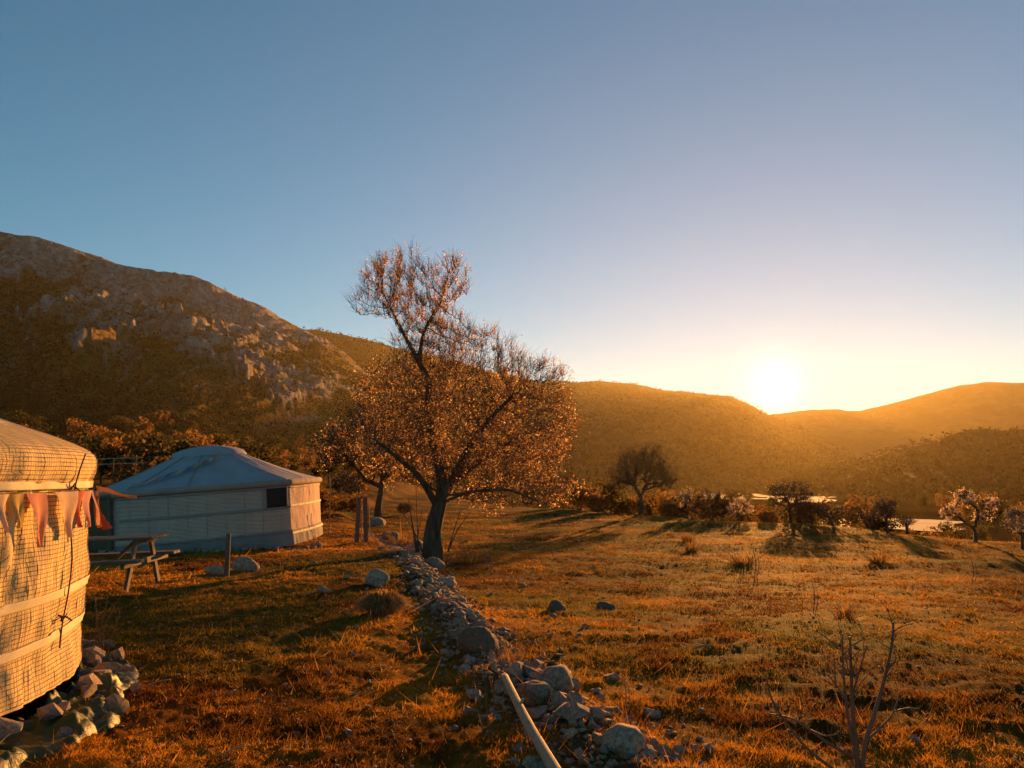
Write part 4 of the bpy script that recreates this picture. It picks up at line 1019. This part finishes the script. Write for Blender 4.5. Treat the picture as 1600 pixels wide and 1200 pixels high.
# the rubble wall: 300 stones as parts, the small rubble joined
wall = empty('rubble_wall', (0, 0, 0)); tag(wall, 'collapsed dry-stone wall of pale rubble running from almond tree to foreground', 'stone wall')
WP = np.array(WALL); seg = np.hypot(np.diff(WP[:, 0]), np.diff(WP[:, 1])); cum = np.concatenate([[0], np.cumsum(seg)])
def on_wall(t_, off):
    x = np.interp(t_, cum, WP[:, 0]); y = np.interp(t_, cum, WP[:, 1]); w = np.interp(t_, cum, WP[:, 2]); k = min(max(int(np.searchsorted(cum, t_)) - 1, 0), len(seg) - 1)
    dx, dy = (WP[k + 1, 0] - WP[k, 0]) / seg[k], (WP[k + 1, 1] - WP[k, 1]) / seg[k]; return x - dy * off * w, y + dx * off * w
cand = []
for k in range(2300):
    y_ = g.uniform(0, 1) ** 1.0; t_ = cum[-1] * y_; off = np.clip(g.normal() * .6, -2.0, 1.7); x, y = on_wall(t_, off)
    s = float(np.clip(g.lognormal(-3.1, .42), .022, .11)); cand.append((x, y, s, s / max(y, 2)))
XY = np.array([(c[0], c[1]) for c in cand]); ZZ = ground_h(XY[:, 0], XY[:, 1])
order = np.argsort([-c[3] for c in cand]); 
for i in order[:300]:
    x, y, s, _ = cand[i]; put_stone(STONES[int(g.integers(12))], 'stone', (x, y, ZZ[i] + s * g.uniform(-.10, .38)), s, g, wall, .6)
def joined_stones(name, items, parent, label, cat, zlift=.2):
    Vs = []; Fs = []; n0 = 0
    tri = []
    for me in STONES:
        me.calc_loop_triangles(); tri.append((np.array([v.co for v in me.vertices]), np.array([t.vertices for t in me.loop_triangles])))
    for (x, y, z, s) in items:
        V, Tt = tri[int(g.integers(12))]; a = g.uniform(0, 6.28); c_, s_ = math.cos(a), math.sin(a); W_ = V @ np.array([[c_, s_, 0], [-s_, c_, 0], [0, 0, 1]]) * s * g.uniform(.8, 1.2, 3)
        Vs.append(W_ + np.array([x, y, z + s * zlift])); Fs.append(Tt + n0); n0 += len(V)
    o = link(name, mesh_np(name, np.vstack(Vs), np.vstack(Fs)), LIME, parent); tag(o, label, cat, kind='stuff'); return o
items = [(cand[i][0], cand[i][1], ZZ[i], cand[i][2]) for i in order[300:]]
for k in range(4200):
    x, y = on_wall(g.uniform(0, cum[-1]), np.clip(g.normal() * .75, -2.4, 1.7)); items.append((x, y, gz(x, y) if k < 0 else 0, g.uniform(.012, .04)))
it = np.array(items); it[2000:, 2] = ground_h(it[2000:, 0], it[2000:, 1]); joined_stones('rubble', [tuple(r_) for r_ in it], wall, None, None)
# boulders set in or beside the wall
for (px, py, w_, mat, seed, lab, lift) in [
    (652, 868, 36, LIME, 1, 'pale rounded boulder at the foot of the almond trunk', .3), (676, 896, 34, LIME, 2, 'grey boulder in the wall just below the almond trunk', .3), (697, 922, 30, LIME, 3, 'third grey boulder down the wall from the almond tree', .3),
    (587, 916, 40, LIME, 4, 'pale pointed boulder just behind the domed grass tussock', .4), (752, 1028, 62, BROCK, 5, 'brown crusted boulder on the rubble wall above the wooden pole', .3),
    (868, 1092, 62, LIME, 6, 'big smooth grey boulder in the wall right of the wooden pole', .45), (838, 1112, 52, LIME, 7, 'flat brownish slab boulder close right of the wooden pole', .3), (978, 1196, 70, LIME, 8, 'pale boulder at the wall end cut by the bottom edge', .35),
    (337, 900, 27, LIME, 9, 'small white rock left of the short grey post', .35), (382, 895, 38, LIME, 10, 'larger white rock right of the short grey post', .3), (610, 850, 30, BROCK, 11, 'dark mossy boulder at the far end of the rubble wall', .3), (588, 822, 26, LIME, 12, 'grey rock behind the pair of boards', .3),
    (868, 955, 34, BROCK, 13, 'dark low boulder in the field right of the wall', .15), (945, 950, 30, BROCK, 14, 'second dark low boulder out in the field', .1)]:
    p = gp(px, py); s = w_ / 2 / F * p.y; o = link('boulder', boulder_mesh(seed, mat, .7), None); o.location = (p.x, p.y, p.z + s * lift); o.scale = (s, s * .9, s); o.rotation_euler = (0, 0, seed * 1.3); tag(o, lab, 'boulder')
# loose stones lying in the turf
for side, n, lab in ((-1, 110, 'small pale stone lying loose in the turf left of the rubble wall'), (1, 60, 'small grey stone lying loose in the field right of the rubble wall')):
    for k in range(n):
        t_ = g.uniform(.05, 1) * cum[-1]; off = (1.2 + abs(g.normal()) * (3.0 if side > 0 else 2.6))
        x, y = on_wall(t_, side * -off if False else (off if side < 0 else -off))
        s = float(np.clip(g.lognormal(-3.15, .4), .02, .10)) * (1.1 if side > 0 else 1)
        o = put_stone(STONES[int(g.integers(12))], 'loose_stone', (x, y, gz(x, y) + s * .18), s, g); tag(o, lab, 'stone', 'loose stones left of the wall' if side < 0 else 'loose stones right of the wall')
# pebbles scattered through all turf
it = []
for k in range(1500):
    r_ = math.exp(g.uniform(math.log(3.5), math.log(28))); a = g.uniform(-.6, .6); it.append((r_ * math.sin(a), r_ * math.cos(a), 0, g.uniform(.006, .02) * (1 + r_ * .04)))
it = np.array(it); it[:, 2] = ground_h(it[:, 0], it[:, 1]); joined_stones('pebbles', [tuple(q) for q in it], None, 'tiny pebbles scattered through the short turf', 'pebbles')
# ring of stones round the near yurt with the tarpaulin tucked under
for k in range(40):
    ph = -1.30 + k * .057 + g.uniform(-.012, .012); r_ = 3.15 + g.uniform(-.03, .08) + (.22 if k % 3 == 2 else 0)
    x = NYC.x + r_ * math.cos(ph); y = NYC.y + r_ * math.sin(ph); s = g.uniform(.07, .12)
    o = put_stone(BIGST[int(g.integers(6))], 'edging_stone', (x, y, gz(x, y) + s * .35 + (.07 if k % 3 != 2 else 0)), s, g, None, .4)
    tag(o, 'pale stone weighing down the skirt of the near cream yurt', 'stone', 'stones around the near yurt')
for k in range(46):
    ph = PHL - .25 + (PHC + .9 - PHL) * k / 45; r_ = float(r_far(np.array(ph))) + .16 + g.uniform(-.04, .08); v = far.matrix_basis @ Vector((r_ * math.cos(ph), r_ * math.sin(ph), 0)); s = g.uniform(.07, .15)
    o = put_stone(BIGST[int(g.integers(6))], 'edging_stone', (v.x, v.y, gz(v.x, v.y) + s * .35), s, g, None, .4)
    tag(o, 'white stone along the foot of the far canvas yurt', 'stone', 'stones around the far yurt')
def tarp():
    n, m = 420, 22; ph = np.linspace(-1.35, 1.0, n); V = []
    for j in range(m):
        t_ = j / (m - 1)
        r_ = 3.02 + .42 * t_ + .16 * fbm(ph * 7, t_ * 1.2 * np.ones(n), 0, 3, seed=91) * t_
        x = NYC.x + r_ * np.cos(ph); y = NYC.y + r_ * np.sin(ph)
        z = ground_h(x, y) + .015 + .15 * np.clip(fbm(ph * 16, t_ * 3.4 * np.ones(n), 0, 4, .6, seed=92) + .1, 0, 1) * (1 - .3 * t_) + .05 * (1 - t_) - .05 * sstep(.85, 1, t_)
        V.append(np.stack([x, y, z], -1))
    o = link('tarpaulin', mesh_np('tarpaulin', np.vstack(V), grid_faces(m, n), True), TARP); md = o.modifiers.new('thickness', 'SOLIDIFY'); md.thickness = .004
    tag(o, 'crumpled olive green tarpaulin edge at the foot of the near yurt', 'tarpaulin')
tarp()
# ------------------------------------------------------------------ pole and sticks
a = at(788, 1056, 5.75); b = at(812, 1105, 5.0); c = at(836, 1150, 4.55); d = at(880, 1225, 3.95)
for v in (a, b, c, d): pass
o = empty('wooden_pole', (c.x, c.y, gz(c.x, c.y))); L0 = o.location
pp = [a, b, c, d]; lift = max(max(gz(v.x, v.y) + .035 - v.z for v in pp[:1]), 0)
tube_obj('shaft', [v - L0 for v in pp], [.024, .028, .030, .034], PALE, o, 12, .18, 5, 6); tube_obj('branch_stub', [b - L0, b - L0 + Vector((.02, .01, .05))], [.014, .009], PALE, o, 6)
tag(o, 'bare pale wooden pole lying along the rubble wall in the foreground', 'pole')
for (px, py, l, ang, lab) in [(1100, 1017, .19, .1, 'short pale stick lying in the field right of the wall'), (245, 1075, .22, .9, 'pale bent straw stick on the turf near the near yurt'), (365, 1186, .2, .8, 'thin pale stick on the turf at the bottom left'), (362, 1088, .07, 1.2, 'tiny pale twig upright in the middle of the left turf'), (775, 1120, .2, .7, 'short bright stick left of the wooden pole')]:
    p = gp(px, py); o = empty('fallen_stick', p); dx = Vector((math.cos(ang), math.sin(ang), 0)) * l / 2
    tube_obj('stem', [-dx + Vector((0, 0, .02)), Vector((.01, .01, .035)), dx + Vector((0, 0, .03))], [.011 if l == .19 else .005] * 2 + [.008 if l == .19 else .003], PALE, o, 7); tag(o, lab, 'stick')
# ------------------------------------------------------------------ foreground bare shrub (right) and small bare bush by the near yurt
def shrub(name, base_px, Y, stems, label, mat, r0, seed, tw=30, twl=(.06, .16)):
    g = np.random.default_rng(seed); bp = at(*base_px, Y); bz_ = gz(bp.x, bp.y); root = empty(name, (bp.x, bp.y, bz_)); tag(root, label, 'shrub'); off = root.location
    S0 = []; S1 = []; R0 = []; R1 = []
    for k, (pts, rr) in enumerate(stems):
        dy = g.uniform(-.18, .18); q = []
        for i, (x, y) in enumerate(pts): v = at(x, y, Y + dy * i / max(len(pts) - 1, 1)) - off; q.append(v)
        n = len(q); tube_obj('stem', q, list(np.linspace(rr, rr * .35, n)), mat, root, 7, .12, seed + k)
        for _ in range(int(tw * rr / r0)):
            i = int(g.integers(0, n - 1)); t_ = g.uniform(0, 1); p0 = np.array(q[i]) * (1 - t_) + np.array(q[i + 1]) * t_; d = np.array(q[i + 1] - q[i]); d /= np.linalg.norm(d); d = d * .6 + g.normal(size=3) * .55 + np.array([0, 0, .3]); d /= np.linalg.norm(d)
            l = g.uniform(*twl); p1 = p0 + d * l * .5; p2 = p1 + (d + g.normal(size=3) * .3) * l * .5
            S0 += [p0, p1]; S1 += [p1, p2]; R0 += [rr * .22, rr * .16]; R1 += [rr * .16, rr * .08]
    if S0: V, Fc = tubes((np.array(S0), np.array(S1), np.array(R0), np.array(R1)), 4); tag(link('twigs', mesh_np('twigs', V, Fc, True), mat, root), kind='stuff')
TWIG = m_noise('shrub_bark', [(.3, (.12, .055, .03)), (.7, (.26, .13, .07))], 8, .7, .5, .004, 40, stretch=(1, 1, .3), spec=.4)
shrub('bare_shrub', (1342, 1215), 4.25, [
    ([(1342, 1225), (1338, 1170), (1332, 1110), (1330, 1050), (1328, 995)], .016), ([(1345, 1215), (1352, 1160), (1368, 1110), (1382, 1060), (1393, 1010), (1396, 972)], .015), ([(1340, 1190), (1325, 1120), (1318, 1050), (1316, 990)], .011),
    ([(1338, 1185), (1300, 1165), (1265, 1140), (1235, 1122), (1200, 1115)], .010), ([(1300, 1200), (1262, 1170), (1225, 1125), (1205, 1090), (1198, 1060)], .009), ([(1333, 1080), (1345, 1040), (1355, 1008)], .007), ([(1352, 1160), (1372, 1140), (1395, 1115), (1406, 1080)], .008), ([(1325, 1100), (1305, 1068), (1290, 1052)], .006),
    ([(1306, 1075), (1304, 1040), (1303, 1022)], .005), ([(1385, 1050), (1400, 1024), (1372, 1002)], .005), ([(1395, 1112), (1420, 1106), (1436, 1108)], .005), ([(1265, 1140), (1290, 1150), (1310, 1146)], .006)],
    'leafless reddish shrub with upright stems in the right foreground', TWIG, .016, 301, 16, (.06, .2))
shrub('bare_shrub', (160, 1012), 6.9, [([(160, 1018), (163, 980), (178, 950), (192, 925)], .006), ([(158, 1018), (152, 980), (150, 945), (146, 925)], .006), ([(162, 1018), (158, 985), (165, 950), (168, 930)], .005), ([(164, 1018), (178, 985), (188, 955)], .005), ([(156, 1018), (148, 990), (152, 960)], .005)],
      'small thin bare bush growing beside the near yurt wall', TWIG, .006, 302, 12, (.08, .25))
shrub('dry_weed', (762, 1150), 4.75, [([(764, 1160), (760, 1100), (757, 1040), (753, 985)], .0045), ([(768, 1155), (772, 1110), (775, 1075)], .004), ([(758, 1150), (745, 1110), (738, 1070)], .004)], 'tall thin dry weed stalk standing before the brown boulder on the wall', TWIG, .0045, 303, 10, (.04, .14))
shrub('dry_weed', (810, 1040), 6.3, [([(812, 1046), (808, 1020), (800, 992)], .004), ([(815, 1046), (822, 1020), (830, 1005)], .004), ([(805, 1046), (795, 1018), (790, 1003)], .004)], 'reddish weed clump right of the brown boulder on the wall', TWIG, .004, 304, 22, (.04, .16))
for k, (px, py, h, lab) in enumerate([(1178, 905, 50, 'lone thin weed stalk in the middle of the right field'), (1518, 915, 48, 'thin weed stalk standing near the right edge of the field'), (1270, 960, 55, 'pair of thin weed stalks left of the dark grass clump'), (975, 1130, 90, 'short weed stalk right of the big smooth grey boulder'), (757, 885, 30, 'thin weed stalk right of the almond trunk')]):
    p = hit(px, py); shrub('dry_weed', (px, py), p.y, [([(px, py + 3), (px + 3, py - h * .5), (px - 2, py - h)], .0035 * p.y / 6 + .001), ([(px + 3, py + 3), (px + 8, py - h * .4), (px + 6, py - h * .7)], .003 * p.y / 6 + .001)], lab, TWIG, .0045, 310 + k, 6, (.04, .12))
# ------------------------------------------------------------------ tussocks
def tussock(px, py, wpx, hpx, label, cols, seed, n=900, dome=False, tall=0):
    g = np.random.default_rng(seed); p = gp(px, py); k = p.y / F; rad = wpx / 2 * k; h = hpx * k
    a = g.uniform(0, 6.28, n); q = np.sqrt(g.uniform(0, 1, n)) * rad * .55; b0 = np.stack([q * np.cos(a), q * np.sin(a), np.zeros(n) - .02], -1)
    sp = g.uniform(.0, 1, n) if dome else g.uniform(0, 1.3, n); L = h * (g.uniform(.6, 1.1, n) if dome else g.uniform(.25, 1, n) ** 1.3)
    if tall: L[:tall] *= 1.8; sp[:tall] *= .3
    mid = b0 + np.stack([np.cos(a) * sp * rad * .6, np.sin(a) * sp * rad * .6, L * (.75 if dome else .55)], -1); tip = b0 + np.stack([np.cos(a) * sp * rad * 1.25, np.sin(a) * sp * rad * 1.25, L * (.55 if dome else 1)], -1) + g.normal(size=(n, 3)) * .02
    if dome: tip[:, 2] = L * (1 - .85 * sp ** 2) * .8; mid[:, 2] = L * (1 - .45 * sp ** 2) * .8
    w = np.stack([-np.sin(a), np.cos(a), 0 * a], -1) * (.0022 + .0004 * p.y)
    V = np.stack([b0 - w, b0 + w, mid + w * .8, mid - w * .8, tip], 1).reshape(-1, 3); i = np.arange(n)[:, None] * 5
    F4 = np.hstack([i, i + 1, i + 2, i + 3]).tolist() + np.hstack([i + 3, i + 2, i + 4]).tolist()
    pal = np.array(cols); c = np.repeat(pal[g.integers(0, len(pal), n)] * g.uniform(.7, 1.25, (n, 1)), 5, axis=0)
    o = link('grass_tussock', mesh_np('grass_tussock', V, F4, False, c), BLADE); o.location = p; tag(o, label, 'grass tussock')
STRAW = [(.30, .15, .035), (.22, .11, .025), (.34, .18, .05)]; GRN = [(.10, .09, .022), (.14, .11, .03), (.20, .12, .04)]
tussock(597, 966, 62, 40, 'domed straw-coloured grass tussock below the pale pointed boulder', [(.40, .23, .09), (.46, .28, .12), (.30, .17, .06)], 401, 2600, True)
for k, (px, py, w_, h_, tall, lab) in enumerate([(1320, 968, 46, 26, 26, 'dark grass clump with tall thin stalks in the right field'), (1160, 885, 60, 26, 14, 'wide straw grass clump in the middle of the right field'), (1080, 862, 34, 20, 8, 'small straw clump in the field below the blossomed trees'), (1372, 880, 40, 20, 8, 'straw clump in the field below the bright valley strip'), (735, 880, 70, 24, 12, 'straw grass growing right of the almond trunk foot'), (630, 855, 60, 26, 10, 'tall dry grass growing left of the almond trunk foot'), (1075, 848, 30, 18, 6, 'straw clump near the far field edge below the bare dome tree'), (790, 1050, 36, 26, 10, 'reddish grass tuft on the wall near the brown boulder'), (130, 1130, 60, 30, 6, 'dark grass clump against the tarpaulin of the near yurt'), (1490, 850, 40, 16, 6, 'low straw clump at the field edge under the lone blossomed tree')]):
    tussock(px, py, w_, h_, lab, STRAW, 410 + k, 130, False, tall)
# ------------------------------------------------------------------ turf blades: uncountable, one mesh
def turf():
    g = np.random.default_rng(500); N = 780000
    r_ = np.exp(g.uniform(math.log(2.6), math.log(52), N)); a = g.uniform(-.92, .92, N); x = r_ * np.sin(a); y = r_ * np.cos(a)
    d, hw = wall_d(x, y); clump = fbm(x * 2.6, y * 2.6, 0, 4, .6, seed=501); 
    keep = (edge_s(x, y) < 3) & ~((d < hw * .7) & (g.uniform(size=N) < .6)) & (g.uniform(size=N) < .10 + .92 * sstep(-.38, .28, clump + .25 * fbm(x * .7, y * .7, 0, 2, seed=505)))
    keep &= np.hypot(x - NYC.x, y - NYC.y) > 3.25; keep &= np.hypot(x - FY.x, y - FY.y) > 3.0
    x, y, r_, clump = x[keep], y[keep], r_[keep], clump[keep]; n = len(x); z = ground_h(x, y)
    h = (.012 + .020 * sstep(-.1, .5, clump) + .016 * g.uniform(0, 1, n) ** 3) * g.uniform(.6, 1.4, n) * (1 + .012 * r_)
    tall = g.uniform(size=n) < .02; h[tall] *= g.uniform(1.8, 4.5, tall.sum())
    th = g.uniform(0, 6.28, n); w = (.0011 + .00042 * r_) * g.uniform(.7, 1.5, n); ln = g.normal(size=(n, 2)) * .7
    b = np.stack([x, y, z - .004], -1); wv = np.stack([np.cos(th) * w, np.sin(th) * w, 0 * w], -1); tip = b + np.stack([ln[:, 0] * h, ln[:, 1] * h, h], -1)
    V = np.stack([b - wv, b + wv, tip], 1).reshape(-1, 3); c = turf_col(x, y) * g.uniform(.65, 1.35, (n, 1)); st = g.uniform(size=n) < .10; c[st] = np.array([.45, .25, .05]) * g.uniform(.7, 1.1, (st.sum(), 1))
    o = link('turf', mesh_np('turf', V, np.arange(3 * n).reshape(-1, 3), False, np.repeat(c, 3, axis=0)), BLADE); tag(o, 'short grazed grass covering the field and yard', 'grass', kind='stuff')
turf()
# ------------------------------------------------------------------ bright fields and a house down in the valley
FIELD = m_noise('pale_dry_field', [(.3, (.34, .24, .14)), (.7, (.46, .34, .21))], .08, .95, 0)
def field(px0, px1, Y0, Y1):
    V = []
    for j in range(14):
        Y = Y0 + (Y1 - Y0) * j / 13
        for i in range(26):
            px = px0 + (px1 - px0) * i / 25 + 18 * math.sin(j * .9) * (1 if i in (0, 25) else 0); x = (px - 800) / F * Y; V.append((x, Y + 4 * math.sin(i * .5), gz(x, Y) + .3))
    o = link('field', mesh_np('field', np.array(V), grid_faces(14, 26), True), FIELD); tag(o, kind='structure')
field(1270, 1480, 140, 182)
field(1192, 1285, 330, 560)
field(1055, 1175, 420, 640)
